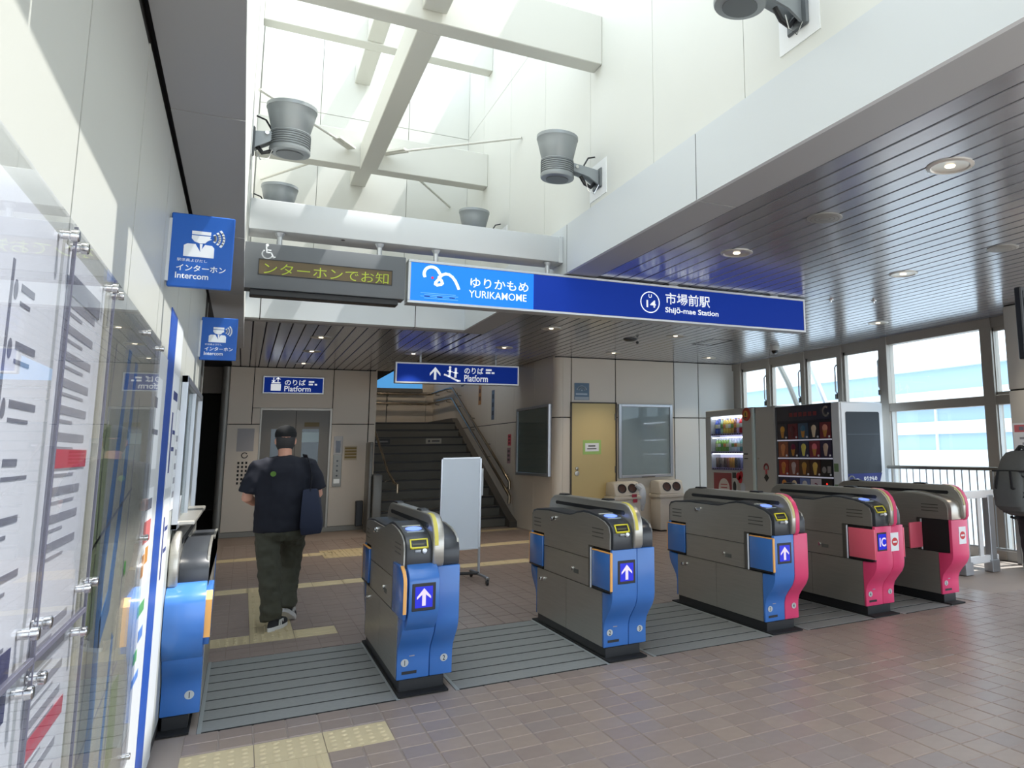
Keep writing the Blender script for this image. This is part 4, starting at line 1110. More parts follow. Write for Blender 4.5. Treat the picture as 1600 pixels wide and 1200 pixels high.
MB().ell((0.09, -0.05, -0.05), 0.022, 0.022, 0.022).ob('sensor_ball', BLACK, t)
for x, y, lab in ((5.42, 6.24, 'small sprinkler head nearer the long station sign right end'), (5.9, 6.09, 'second small sprinkler head right of the station sign end')):
    t = thing('sprinkler', lab, 'sprinkler', (x, y, CZ))
    MB().lathe([(0.035, 0), (0.033, -0.006), (0.012, -0.01), (0.01, -0.03), (0.02, -0.032), (0.0, -0.034)], 12, cap=False).ob('head', CHROME, t)
# ================================================================ VENDING MACHINES (along the window wall, fronts face -x)
XV = 7.0
VW = M('vending_grey', (186, 186, 182), 0.4)
VWh = M('vending_white', (226, 232, 238), 0.35)
t = thing('vending_machine', 'pale grey drinks vending machine with three lit shelves beside the back wall', 'vending machine', (XV, 10.73, 0))
D0, D1 = -0.72, 0.76
for q in ((0.0, 0.75, D0, D1, 0.1, 0.62), (0.02, 0.75, D0, D1, 0.62, 0.64)):
    box('cabinet', *q, VW, t, 0.006)
box('cabinet_back', 0.20, 0.75, D0, D1, 0.6, 2.0, VW, t)
box('cabinet_top', 0.0, 0.75, D0, D1, 1.92, 2.03, VW, t, 0.01)
box('base', 0.03, 0.72, D0 + 0.03, D1 - 0.03, 0, 0.1, BLACK, t)
box('door_side', 0.0, 0.21, D1 - 0.17, D1, 0.63, 1.92, VW, t)
box('door_side', 0.0, 0.21, D0 + 0.07, D0 + 0.34, 0.63, 1.92, VW, t)
box('lit_strip', -0.012, 0.10, D0, D0 + 0.065, 0.1, 2.03, M('strip_white', (214, 230, 228), 0.3), t, 0.01, 2)
box('lower_front', 0.0, 0.2, D0 + 0.34, D1 - 0.17, 0.62, 1.02, VW, t)
box('show_back', 0.185, 0.2, D0 + 0.34, D1 - 0.17, 1.02, 1.92, M('show_back', (196, 190, 216), 0.5, emit=0.5), t)  # back panel given a glow that stands in for the lit interior
SHZ = (1.03, 1.30, 1.60)
BTN = M('button_strip', (150, 140, 190), 0.4)
for z in SHZ:
    s = box('shelf', 0.0, 0.19, D0 + 0.34, D1 - 0.17, z, z + 0.03, BTN, t)
    for k in range(13):
        box('select_button', -0.008, 0.0, D1 - 0.21 - 0.070 * k - 0.036, D1 - 0.21 - 0.070 * k, z + 0.006, z + 0.024, BLACK, s)
box('show_glass', 0.004, 0.008, D0 + 0.34, D1 - 0.17, 1.06, 1.92, SHOWGLASS, t)
box('lamp_tube', 0.02, 0.05, D0 + 0.36, D1 - 0.19, 1.885, 1.91, M('machine_lamp', (240, 240, 255), 0.4, emit=7.0), t)
for z in SHZ[:2]: box('lamp_tube', 0.02, 0.04, D0 + 0.36, D1 - 0.19, z + 0.255, z + 0.268, MATS['machine_lamp'], t)
box('coin_slot', -0.006, 0.002, D0 + 0.20, D0 + 0.30, 1.28, 1.30, BLACK, t); box('coin_slot', -0.006, 0.002, D0 + 0.20, D0 + 0.30, 1.21, 1.225, BLACK, t)
box('delivery_flap', -0.006, 0.004, -0.2, 0.5, 0.2, 0.4, BLACK_G, t, 0.004)
ad = box('advert_panel', -0.004, 0.002, -0.03, 0.52, 0.60, 0.98, M('advert_red', (150, 52, 56), 0.4), t)
flat([disc(0, 0, 0.17, 24)], '-x', M('advert_white', (222, 214, 206), 0.5), t, (-0.004, 0.2, 0.72), 'advert_disc')
flat([rect(-0.10, 0.10, 0.0 + 0.05 * k, 0.018 + 0.05 * k) for k in range(3)], '-x', M('advert_print', (190, 100, 100), 0.5), t, (-0.0055, 0.2, 0.68), 'advert_print')
flat([rect(-0.06, 0.06, 0, 0.24)], '-x', M('advert_grey', (206, 208, 204), 0.5), t, (-0.002, -0.14, 0.66), 'card_decal')
flat([rect(-0.06, 0.05, 0.24, 0.33), disc(0.0, 0.10, 0.05, 12, 0.09)], '-x', BLACK, t, (-0.003, -0.12, 0.66), 'card_decal')
flat([disc(-0.05, 0, 0.065, 14), disc(0.03, 0.03, 0.055, 14), disc(0.0, -0.05, 0.06, 14)], '-x', M('decal_red', (200, 26, 44), 0.5), t, (-0.0045, -0.29, 0.93), 'heart_decal')
flat([disc(0, 0, 0.07, 14)], '-x', M('decal_pale', (196, 204, 214), 0.5), t, (-0.004, -0.36, 0.76), 'round_decal')
t2 = thing('hanging_badge', 'round red and gold badge sticking out at the top of the drinks machine', 'badge', (XV - 0.012, 10.73 + D0 + 0.20, 1.92))
MB().lathe([(0.0, 0.012), (0.10, 0.012), (0.108, 0.0), (0.10, -0.012), (0.0, -0.012)], 24, (0, 0, 0), 'x').ob('disc', M('badge_red', (176, 58, 34), 0.4), t2)
MB().lathe([(0.0, -0.0135), (0.06, -0.0135), (0.06, -0.011)], 20, (0, 0, 0), 'x', ).ob('disc_centre', M('badge_gold', (214, 158, 52), 0.4), t2)
flat([rect(-0.012, 0.012, -0.025, 0.03), rect(-0.03, 0.03, -0.06, -0.04)], '-x', BLACK, t2, (-0.0135, 0, 0), 'badge_mark')
# drinks: one object each
def bottle_mesh(name, rgb, cap, h, r):
    mb = MB().lathe([(r * 0.9, 0), (r, 0.01), (r, h * 0.28), (r * 0.93, h * 0.3), (r, h * 0.34), (r, h * 0.66), (r * 0.8, h * 0.78), (r * 0.42, h * 0.88), (r * 0.42, h * 0.92)], 12)
    return mb.mesh(name, M('drink_%d_%d_%d' % rgb, rgb, 0.25))
def can_mesh(rgb, h, r):
    return MB().lathe([(r * 0.85, 0), (r, 0.008), (r, h - 0.012), (r * 0.85, h)], 12).mesh('drink_can', M('drink_%d_%d_%d' % rgb, rgb, 0.25, 0.3))
rows_ = [
 (2, 0.255, 'bottle', [((70, 90, 170), 'blue'), ((64, 82, 150), 'dark blue'), ((150, 178, 150), 'pale green'), ((196, 170, 70), 'amber'), ((214, 186, 80), 'yellow'), ((206, 176, 70), 'yellow'), ((196, 150, 60), 'amber'), ((120, 74, 52), 'brown'), ((190, 160, 190), 'lilac'), ((206, 44, 50), 'red'), ((200, 36, 44), 'red')]),
 (1, 0.215, 'bottle', [((140, 176, 90), 'green'), ((126, 168, 70), 'green'), ((120, 164, 66), 'green'), ((126, 168, 70), 'green'), ((120, 160, 70), 'green'), ((176, 196, 176), 'pale green'), ((196, 206, 206), 'clear'), ((206, 212, 214), 'clear'), ((176, 200, 206), 'pale blue'), ((96, 150, 140), 'teal'), ((190, 206, 206), 'clear')]),
 (0, 0.19, 'can', [((120, 96, 84), 'brown'), ((90, 76, 70), 'dark brown'), ((140, 120, 110), 'grey brown'), ((90, 70, 60), 'dark brown'), ((130, 84, 70), 'brown'), ((190, 130, 60), 'gold'), ((206, 150, 70), 'gold'), ((70, 66, 66), 'black'), ((90, 90, 110), 'grey'), ((150, 150, 190), 'lilac'), ((96, 84, 90), 'dark grey')])]
ordn = ['first', 'second', 'third', 'fourth', 'fifth', 'sixth', 'seventh', 'eighth', 'ninth', 'tenth', 'eleventh']
shn = {2: 'top', 1: 'middle', 0: 'bottom'}
for si, h, kind, lst in rows_:
    for k, (rgb, cn) in enumerate(lst):
        y = 10.73 + D1 - 0.225 - 0.083 * k
        nm = 'drink_bottle' if kind == 'bottle' else 'drink_can'
        me = bottle_mesh(nm, rgb, None, h, 0.037) if kind == 'bottle' else can_mesh(rgb, h - 0.02, 0.035)
        o = inst(nm, me, None, (XV + 0.10, y, SHZ[si] + 0.031))
        tag(o, '%s drink %s, %s from the left on the %s shelf of the drinks machine' % (cn, kind, ordn[k], shn[si]), kind, 'drinks on the %s shelf of the machine' % shn[si])
        if kind == 'bottle':
            inst('cap', MB().lathe([(0.014, h * 0.9), (0.014, h)], 10).mesh('cap', WHITE_P if si == 1 else M('cap_%d' % (k % 3), ((220, 220, 215), (60, 80, 150), (200, 170, 60))[k % 3], 0.4)), o)
            inst('drink_label', MB().lathe([(0.0378, h * 0.36), (0.0378, h * 0.62)], 12, cap=False).mesh('drink_label', M('dl_%d' % (k % 4), ((210, 206, 160), (200, 200, 200), (90, 140, 70), (196, 120, 60))[k % 4], 0.5)), o)
# narrow grey cabinet
t = thing('side_cabinet', 'plain tall grey cabinet between the drinks machine and the ice cream machine', 'cabinet', (XV, 9.72, 0))
box('cabinet', 0.01, 0.75, -0.255, 0.275, 0.1, 2.02, VW, t, 0.008)
box('base', 0.03, 0.72, -0.24, 0.24, 0, 0.1, BLACK, t)
box('door', 0.0, 0.012, -0.235, 0.255, 0.14, 1.99, VW, t, 0.004)
MB().lathe([(0.012, 0), (0.01, -0.012)], 10, (0.0, 0.20, 1.22), 'x').ob('lock', CHROME, t)
flat([disc(0, 0, 0.065, 4)], '-x', BLACK, t, (-0.001, -0.0, 0.93), 'diamond_mark')
flat(stroke(arc(0, 0, 0.055, -30, 210, 12), 0.03) + [rect(-0.025, 0.025, -0.10, -0.02)], '-x', M('mark_red', (206, 90, 96), 0.5), t, (-0.001, 0.0, 1.08), 'red_mark')
# ice cream machine
t = thing('vending_machine', 'white ice cream vending machine with a dark product window and dark side panel', 'vending machine', (XV, 8.0, 0))
I1 = 1.455
box('cabinet', 0.02, 0.80, 0.0, I1, 0.1, 2.0, VWh, t, 0.03, 3)
box('base', 0.05, 0.75, 0.05, I1 - 0.05, 0, 0.1, BLACK, t)
box('front_frame', 0.0, 0.03, 0.0, 0.165, 0.12, 1.99, VWh, t, 0.008)
box('front_frame', 0.0, 0.03, I1 - 0.04, I1, 0.12, 1.99, M('frame_dark', (70, 74, 84), 0.4), t, 0.004)
box('front_panel', 0.004, 0.03, 0.165, I1 - 0.04, 0.12, 1.99, M('ice_panel', (38, 40, 54), 0.4, spec=0.3), t)
box('header', -0.004, 0.01, 0.17, I1 - 0.05, 1.765, 1.975, M('ice_header', (44, 46, 64), 0.25), t)
box('header_edge', -0.006, 0.01, 0.165, I1 - 0.045, 1.975, 1.99, BLACK, t)
text('ICE CREAM', 0.1, (-0.007, 1.02, 1.81), '-x', M('header_red', (150, 34, 44), 0.4), t, width=0.65, height=0.075) if False else flat([rect(-0.30 + 0.11 * k, -0.22 + 0.11 * k, 0.0, 0.06) for k in range(6)], '-x', M('header_red', (120, 36, 46), 0.4), t, (-0.004, 0.80, 1.83), 'header_print')
flat(stroke(arc(0, 0, 0.06, 60, 330, 14), 0.028), '-x', M('header_ring', (196, 192, 190), 0.4), t, (-0.004, 0.27, 1.88), 'header_mark')
LEDP = M('ice_ledge', (206, 208, 226), 0.4, emit=0.2)
CARDS = [[(44, 42, 60), (104, 30, 44), (60, 84, 110), (36, 34, 48), (112, 40, 50)], [(150, 84, 60), (50, 34, 54), (40, 48, 84), (120, 40, 60), (46, 38, 70)], [(150, 46, 44), (130, 66, 56), (86, 58, 38), (70, 42, 34), (26, 28, 36)], [(36, 40, 76), (44, 44, 92), (110, 130, 190), (214, 206, 216), (30, 30, 34)]]
CONE = [[(214, 160, 70), (90, 40, 50), (70, 110, 140), (224, 206, 180), (220, 150, 130)], [(214, 140, 90), (120, 40, 70), (226, 214, 110), (224, 120, 130), (206, 180, 160)], [(206, 130, 70), (190, 170, 170), (196, 150, 70), (226, 190, 100), None], [(214, 140, 60), (236, 214, 180), (206, 206, 206), None, None]]
for r in range(4):
    z = 1.505 - 0.262 * r
    box('ledge', -0.012, 0.01, 0.17, I1 - 0.05, z - 0.025, z - 0.006, LEDP, t, 0.003)
    for c in range(5):
        yl = I1 - 0.07 - 0.243 * c
        rgb = CARDS[r][c]
        cdo = MB().box(-0.004, 0.006, yl - 0.228, yl, z, z + 0.225).ob('product_card', M('card_%d_%d' % (r, c), rgb, 0.35), t, 0.0)
        yc = yl - 0.114
        cone = CONE[r][c]
        if cone:
            cm = M('cone_%d_%d' % (r, c), cone, 0.5)
            wf = M('wafer', (196, 140, 70), 0.6)
            mb = MB().prism([(yc - 0.045, z + 0.115), (yc - 0.02, z + 0.02), (yc + 0.02, z + 0.02), (yc + 0.045, z + 0.115)], -0.012, -0.004, 'x')
            mb.ob('cone_picture', wf if (r + c) % 2 == 0 else cm, cdo, 0.002)
            MB().ell((-0.004, yc, z + 0.145), 0.012, 0.056, 0.05).ob('scoop_picture', cm, cdo)
        elif c == 3:
            flat(stroke(arc(0, 0.12, 0.04, -90, 90, 8) + [(-0.02, 0.16)], 0.014) + [rect(-0.05, 0.05, 0.03, 0.05)], '-x', M('card_print', (120, 30, 60), 0.5), cdo, (-0.004, yc, z), 'card_print')
        else:
            flat([disc(-0.05, 0.09, 0.045, 14), rect(0.02, 0.09, 0.05, 0.14)], '-x', M('card_pale', (150, 146, 146), 0.5), cdo, (-0.004, yc, z), 'card_print')
        MB().lathe([(0.016, -0.004), (0.014, -0.014), (0.0, -0.015)], 10, (0, yl - 0.20, z + 0.025), 'x').ob('select_button', M('button_white', (214, 214, 222), 0.4), cdo)
MB().lathe([(0.012, -0.005), (0.01, -0.012), (0.0, -0.013)], 10, (0, 0.30, 0.88), 'x').ob('red_lamp', M('lamp_red', (255, 40, 30), 0.4, emit=1.5), t)
flat([rect(-0.045, 0.045, 0.0, 0.08), rect(-0.045, 0.045, 0.25, 0.36)], '-x', M('qr_free_green', (120, 150, 110), 0.5), t, (-0.001, 0.1, 0.80), 'side_sticker')
# wrapped side panel (faces the camera)
box('side_wrap_frame', 0.03, 0.79, -0.012, 0.004, 0.15, 1.985, VWh, t, 0.006)
MB().prism([(0.10, 0.30), (0.10, 1.845), (0.12, 1.86), (0.70, 1.86), (0.72, 1.845), (0.72, 1.05), (0.66, 0.88), (0.66, 0.30)], -0.016, -0.010, 'y').ob('side_panel', M('side_dark', (44, 50, 58), 0.45, spec=0.3), t)
MB().prism([(0.10, 0.30), (0.10, 1.02), (0.72, 1.02), (0.66, 0.86), (0.66, 0.30)], -0.018, -0.012, 'y').ob('side_panel_lower', M('side_navy', (36, 46, 116), 0.45, spec=0.3), t)
logo(t, 0.23, 0.91, -0.018, 0.26, WHITE_P, '-y', False)
text('ゆりかもめ', 0.1, (0.375, -0.0195, 0.925), '-y', WHITE_P, t, width=0.24, height=0.06, bold=0.02)
flat([rect(0.40, 0.60, 0.885, 0.9)], '-y', WHITE_P, t, (0, -0.018, 0), 'underline')
for z in (1.55,): box('panel_seam', 0.12, 0.70, -0.0165, -0.0155, z, z + 0.004, M('seam_grey', (90, 98, 108), 0.4), t)

# ================================================================ RECYCLING BINS
def bin_(x, label, bag):
    t = thing('recycling_bin', label, 'bin', (x, 11.95, 0), 0, 'drink recycling bins')
    bm_ = M('bin_beige', (216, 208, 194), 0.5)
    box('body', -0.24, 0.24, -0.19, 0.19, 0.02, 0.56, bm_, t, 0.02, 2)
    box('kick_plate', -0.22, 0.22, -0.17, 0.17, 0, 0.03, BLACK, t)
    box('lid_rim', -0.26, 0.26, -0.21, 0.21, 0.56, 0.62, bm_, t, 0.012, 2)
    MB().prism([(-0.20, 0.62), (0.22, 0.62), (0.20, 0.84), (0.02, 0.86), (-0.12, 0.84)], -0.235, 0.235, 'x').ob('lid_head', bm_, t, 0.025, 3)
    for s in (-1, 1):
        mb = MB().lathe([(0.078, 0.012), (0.08, -0.008), (0.066, -0.014), (0.06, 0.0)], 20, (s * 0.095, 0, 0), 'y', cap=False)
        mb.xf(Matrix.Translation((0, -0.158, 0.745)) @ Matrix.Rotation(math.radians(-20), 4, 'X')); mb.ob('hole_rim', BLACK, t)
        mb = MB().lathe([(0.062, 0.0), (0.03, 0.004), (0.0, 0.004)], 18, (s * 0.095, -0.006, 0), 'y', cap=False)
        mb.xf(Matrix.Translation((0, -0.158, 0.745)) @ Matrix.Rotation(math.radians(-20), 4, 'X')); mb.ob('hole', M('bin_hole', (72, 44, 34), 0.6), t)
    flat([rect(-0.03, 0.06, 0.0, 0.07)], '-y', M('bin_blue', (70, 110, 170), 0.5), t, (0.02, -0.19, 0.3), 'bin_label')
    if bag:
        mb = MB().ell((0.27, -0.10, 0.62), 0.10, 0.12, 0.20, 14, 10)
        mb.tube([(0.16, -0.16, 0.80), (0.24, -0.14, 0.74), (0.30, -0.10, 0.5), (0.31, -0.1, 0.36)], [0.03, 0.06, 0.07, 0.02], 10)
        tt = thing('plastic_bag', 'clear plastic bag hanging from the left recycling bin lid', 'bag', (x, 11.95, 0))
        mb.ob('bag_film', M('bag_film', (206, 212, 218), 0.25), tt)
        flat([rect(-0.04, 0.05, 0, 0.05), rect(-0.02, 0.06, -0.09, -0.03)], '-y', M('bin_red', (170, 50, 70), 0.5), t, (0.10, -0.215, 0.60), 'bin_label')
bin_(5.62, 'beige twin hole recycling bin left, in front of the cream door edge', True)
bin_(6.47, 'beige twin hole recycling bin right, below the notice case', False)

# ================================================================ WHEELED WHITE BOARD
t = thing('display_board', 'white standing board on a wheeled steel stand behind the first full gate', 'board', (2.10, 8.65, 0), 0)
box('board', -0.205, 0.21, -0.012, 0.012, 0.36, 1.335, M('board_white', (216, 224, 232), 0.35), t, 0.002)
for a, b, c, d in ((-0.215, -0.2, 0.35, 1.345), (0.205, 0.222, 0.35, 1.345), (-0.215, 0.222, 1.33, 1.345), (-0.215, 0.222, 0.35, 0.363)):
    box('board_frame', a, b, -0.016, 0.016, c, d, ALU, t)
MB().tube([(0.225, 0.03, 0.06), (0.225, 0.03, 1.2)], 0.014, 8).ob('stand_pole', ALU, t)
box('pole_clamp', 0.21, 0.25, -0.0, 0.05, 0.92, 1.22, M('clamp_white', (206, 208, 208), 0.4), t, 0.006)
MB().tube([(0.225, -0.32, 0.075), (0.225, 0.34, 0.075)], 0.016, 8).ob('stand_foot', ALU, t)
MB().tube([(0.225, 0.02, 0.085), (-0.05, 0.12, 0.09), (-0.12, 0.15, 0.08)], 0.016, 8).ob('stand_foot', BLACK, t)
for x, y in ((0.225, -0.32), (0.225, 0.34), (-0.12, 0.15)):
    MB().lathe([(0.03, -0.012), (0.034, -0.008), (0.034, 0.008), (0.03, 0.012)], 14, (x, y, 0.035), 'x').ob('caster', BLACK, t)
    box('caster_fork', x - 0.02, x + 0.02, y - 0.014, y + 0.014, 0.05, 0.08, STEEL_D, t)
MB().ell((-0.02, 0.10, 0.11), 0.03, 0.03, 0.03).ob('brake_pedal', M('pedal_green', (86, 116, 60), 0.5), t)

# ================================================================ LEFT WALL POSTERS AND GLASS
XL_ = -0.30
INK = M('poster_ink', (126, 128, 140), 0.5); INK2 = M('poster_ink_soft', (158, 158, 166), 0.5)
PW = M('poster_white', (238, 239, 243), 0.45)
def poster(name, label, cat, y0, y1, z0, z1, mat, x=XL_):
    t = thing(name, label, cat, (x, y0, z0))
    box('sheet', 0, 0.004, 0, y1 - y0, 0, z1 - z0, mat, t)
    return t
def fl(t, polys, mat, name='print', d=0.004):
    return flat(polys, '+x', mat, t, (d, 0, 0), name, 0.0008)
# A: station list
t = poster('station_chart', 'white station list poster with black route marks nearest the camera on the left wall', 'poster', 0.72, 1.675, 0.30, 1.80, PW)
fl(t, [rect(0.66, 0.672, 0.1, 1.40)], INK, 'route_line')
for k in range(14):
    z = 1.36 - 0.085 * k
    fl(t, [disc(0.69, z, 0.011, 10, 0.015), rect(0.72, 0.80 + 0.08 * ((k * 7) % 3) / 2, z + 0.003, z + 0.014), rect(0.72, 0.78 + 0.09 * ((k * 5) % 4) / 3, z - 0.018, z - 0.012)], INK)
fl(t, [rect(0.68, 0.88, 0.72, 0.83)], M('poster_navy', (36, 42, 96), 0.5), 'dark_block', 0.0055)
fl(t, [rect(0.2, 0.55, 1.3, 1.36), rect(0.1, 0.6, 1.15, 1.2), rect(0.1, 0.6, 0.9, 1.1)], INK2)
fl(t, [disc(0.7, 0.62 - 0.1 * k, 0.018, 10, 0.024) for k in range(3)], M('poster_blue', (70, 130, 210), 0.5), 'blue_mark', 0.0055)
# B: timetable
t = poster('timetable', 'white timetable poster with grey bars and a red band on the left wall', 'poster', 1.70, 2.165, 0.30, 1.80, PW)
bars = []
for k in range(24):
    z = 1.40 - 0.05 * k
    if 10 <= k <= 11: continue
    bars.append(rect(0.10, 0.36 + 0.03 * ((k * 3) % 3), z, z + 0.016))
    bars.append(rect(0.10, 0.22 + 0.03 * ((k * 5) % 4), z - 0.016, z - 0.010))
fl(t, bars, INK2)
fl(t, [rect(0.09, 0.40, 1.10, 1.135), rect(0.06, 0.40, 0.60, 0.635)], M('poster_red', (206, 70, 92), 0.5), 'red_band', 0.0055)
fl(t, [rect(0.04, 0.055, 0.1, 1.45)], INK, 'margin_line')
fl(t, [rect(0.06, 0.40, 1.42, 1.46)], INK, 'heading_bar', 0.0055)
# C: area map
t = poster('area_map', 'pale area map poster with blue waterways behind acrylic on the left wall', 'poster', 2.19, 3.33, 0.30, 1.80, M('map_beige', (206, 203, 186), 0.4))
fl(t, [[(0.25, 0.05), (0.36, 0.05), (0.40, 0.5), (0.36, 0.8), (0.46, 1.2), (0.52, 1.42), (0.46, 1.42), (0.36, 1.1), (0.28, 0.8), (0.31, 0.5)], [(0.36, 0.62), (0.52, 0.70), (0.62, 1.0), (0.68, 1.40), (0.62, 1.40), (0.56, 1.05), (0.46, 0.76), (0.35, 0.70)], [(0.55, 0.05), (0.60, 0.05), (0.66, 0.6), (0.62, 0.62)]], M('map_water', (92, 142, 200), 0.4), 'water_shape')
fl(t, stroke([(0.1, 0.1), (0.2, 0.6), (0.16, 1.1), (0.22, 1.4)], 0.012) + stroke([(0.66, 0.1), (0.74, 0.7), (0.8, 1.3)], 0.012) + stroke([(0.1, 0.9), (0.8, 1.02)], 0.01) + stroke([(0.1, 0.4), (0.8, 0.5)], 0.01), INK2, 'road_line')
fl(t, [disc(0.78, 0.78, 0.022, 12)], M('map_green', (90, 190, 90), 0.5), 'green_mark', 0.0055)
fl(t, [rect(0.08, 0.24, 0.7, 1.2), rect(0.42, 0.5, 0.15, 0.3), rect(0.72, 0.88, 0.2, 0.45)], M('map_green_pale', (166, 176, 130), 0.5), 'park_shape')
# D: notices strip
t = poster('notice_strip', 'narrow white notice board strip with small coloured leaflets beside the glass', 'notice board', 3.36, 3.87, 0.02, 1.82, M('strip_board', (214, 217, 220), 0.4))
fl(t, [rect(0.05, 0.35, 1.35, 1.7), rect(0.05, 0.35, 0.92, 1.28)], WHITE_P, 'leaflet')
fl(t, [rect(0.09, 0.30, 1.2, 1.24), rect(0.09, 0.30, 1.48, 1.5), rect(0.1, 0.2, 1.58, 1.62)], INK, 'leaflet_print', 0.005)
fl(t, [rect(0.08, 0.32, 1.08, 1.16)], M('leaf_red', (200, 110, 110), 0.5), 'leaflet_print', 0.005)
fl(t, [rect(0.10, 0.18, 0.96, 1.04)], M('leaf_orange', (200, 140, 70), 0.5), 'leaflet_print', 0.005)
fl(t, [rect(0.2, 0.3, 1.0, 1.06)], MATS['leaf_orange'], 'leaflet_print', 0.005)
fl(t, [rect(0.1, 0.32, 0.82, 0.86)], M('leaf_green', (90, 160, 100), 0.5), 'leaflet_print', 0.005)
fl(t, [rect(0.1, 0.2, 0.66, 0.7)], MATS['leaf_green'], 'leaflet_print', 0.005)
fl(t, [rect(0.2, 0.34, 0.72, 0.76)], M('leaf_blue', (90, 130, 200), 0.5), 'leaflet_print', 0.005)
fl(t, [rect(0.1, 0.3, 0.58, 0.61)], MATS['leaf_blue'], 'leaflet_print', 0.005)
# blue band
tb = poster('blue_band_panel', 'tall blue vertical panel strip on the left wall past the glass', 'panel', 3.89, 4.20, 0.02, 2.05, M('band_blue', (34, 80, 170), 0.4))
tb2 = poster('white_band_panel', 'white vertical panel strip between the blue strip and the hatch', 'panel', 4.22, 4.60, 0.02, 2.05, M('band_white', (222, 226, 228), 0.35))
fl(tb2, [rect(0.03, 0.33, 1.25, 1.78), rect(0.03, 0.33, 0.78, 1.2)], WHITE_P, 'leaflet')
NV = M('leaf_navy', (60, 72, 130), 0.5)
for q in (rect(0.06, 0.30, 1.66, 1.70), rect(0.07, 0.13, 1.32, 1.6), rect(0.16, 0.30, 1.5, 1.52), rect(0.16, 0.30, 1.42, 1.44), rect(0.07, 0.13, 0.84, 1.12), rect(0.16, 0.31, 1.05, 1.07), rect(0.16, 0.31, 0.95, 0.97)):
    fl(tb2, [q], NV, 'leaflet_print', 0.005)
# acrylic sheets and stand-offs
for i, (a, b, lab) in enumerate(((0.70, 1.685, 'clear acrylic sheet over the station list poster'), (1.69, 2.175, 'clear acrylic sheet over the timetable poster'), (2.18, 3.34, 'clear acrylic sheet over the area map poster'))):
    t = thing('acrylic_sheet', lab, 'panel', (XL_ + 0.006, a, 0.0))
    if i < 2:
        box('sheet', 0.010, 0.015, 0.004, b - a - 0.004, 1.095, 1.828, ACRYL, t)
        box('sheet', 0.010, 0.015, 0.004, b - a - 0.004, 0.40, 1.085, ACRYL, t)
        zs = (1.80, 1.14, 1.05, 0.45)
        box('joint_line', 0.009, 0.016, 0.004, b - a - 0.004, 1.085, 1.095, M('acrylic_edge', (96, 96, 110), 0.3), t)
    else:
        box('sheet', 0.010, 0.015, 0.004, b - a - 0.004, 0.40, 1.828, ACRYL, t)
        zs = (1.80, 1.14, 0.43)
    box('edge_line', 0.0095, 0.0155, 0.0, 0.004, 0.40, 1.828, M('acrylic_edge', (96, 96, 110), 0.3), t)
    for z in zs:
        for y in (0.045, b - a - 0.045):
            MB().lathe([(0.0, 0.0), (0.008, 0.0), (0.008, 0.015), (0.011, 0.016), (0.011, 0.025), (0.009, 0.027), (0.0, 0.027)], 14, (0, y, z), 'x').ob('standoff', CHROME, t)
    if i == 2:
        MB().lathe([(0.0, 0.0), (0.008, 0.0), (0.008, 0.015), (0.011, 0.016), (0.011, 0.025), (0.0, 0.027)], 14, (0, 0.70, 1.80), 'x').ob('standoff', CHROME, t)
# service hatch
t = thing('service_hatch', 'grey service hatch with a counter and pale window frame on the left wall', 'hatch', (XL_, 4.85, 0))
box('hatch_recess', 0.0, 0.006, 0.0, 1.6, 1.06, 1.80, M('hatch_grey', (150, 152, 150), 0.4), t)
for a, b, c, d in ((-0.04, 0.0, 1.04, 1.84), (1.6, 1.66, 1.04, 1.84), (-0.04, 1.66, 1.80, 1.84), (-0.04, 1.66, 1.04, 1.07), (0.78, 0.82, 1.02, 1.80)):
    box('hatch_frame', 0, 0.03, a, b, c, d, ALU, t, 0.003)
box('hatch_glass', 0.008, 0.012, 0.0, 0.78, 1.02, 1.8, SHOWGLASS, t)
box('counter', 0.0, 0.10, 0.1, 1.5, 1.05, 1.075, STEEL, t, 0.006)
MB().prism([(0.1, 1.075), (0.3, 1.075), (0.3, 1.2)], 0.0, 0.02, 'x').ob('counter_bracket', ALU, t)
# notices over the hatch
for k, (a, b, z0, z1) in enumerate(((4.63, 4.80, 1.15, 1.65), (6.58, 6.92, 1.25, 1.75))):
    t = poster('wall_notice', 'white paper notice %s the service hatch' % ('just before' if k == 0 else 'just past'), 'notice', a, b, z0, z1, WHITE_P)
    fl(t, [rect(0.03, b - a - 0.03, 0.06 + 0.07 * q, 0.09 + 0.07 * q) for q in range(5)], INK2)

# ================================================================ RIGHT EDGE: monitor, poster
t = thing('monitor', 'black monitor edge hanging at the top right of the photo', 'monitor', (5.11, 3.76, 2.04))
box('screen_case', 0.0, 0.9, -0.06, 0.0, 0, 0.56, BLACK, t, 0.008)
box('screen', 0.03, 0.87, -0.064, -0.058, 0.03, 0.53, M('screen_dark', (30, 34, 40), 0.2), t)
MB().tube([(0.45, -0.03, 0.5), (0.45, -0.03, 0.93)], 0.025, 10).ob('hanger', STEEL_D, t)
t = thing('paper_notice', 'white notice sheet with a red heading on the column at the right edge', 'notice', (7.496, 5.42, 1.02))
box('sheet', -0.004, 0, -0.26, 0.24, 0, 0.60, WHITE_P, t)
flat([rect(-0.22, 0.24, 0.50, 0.58)], '-x', M('heading_red', (206, 110, 116), 0.5), t, (-0.004, 0, 0), 'heading_bar')
flat([rect(-0.16 + 0.09 * k, -0.10 + 0.09 * k, 0.52, 0.56) for k in range(4)], '-x', INK, t, (-0.0055, 0, 0), 'heading_print')
flat([rect(-0.16 + 0.03 * (k % 3), 0.18 - 0.04 * (k % 2), 0.42 - 0.06 * k, 0.445 - 0.06 * k) for k in range(7)], '-x', INK2, t, (-0.004, 0, 0))

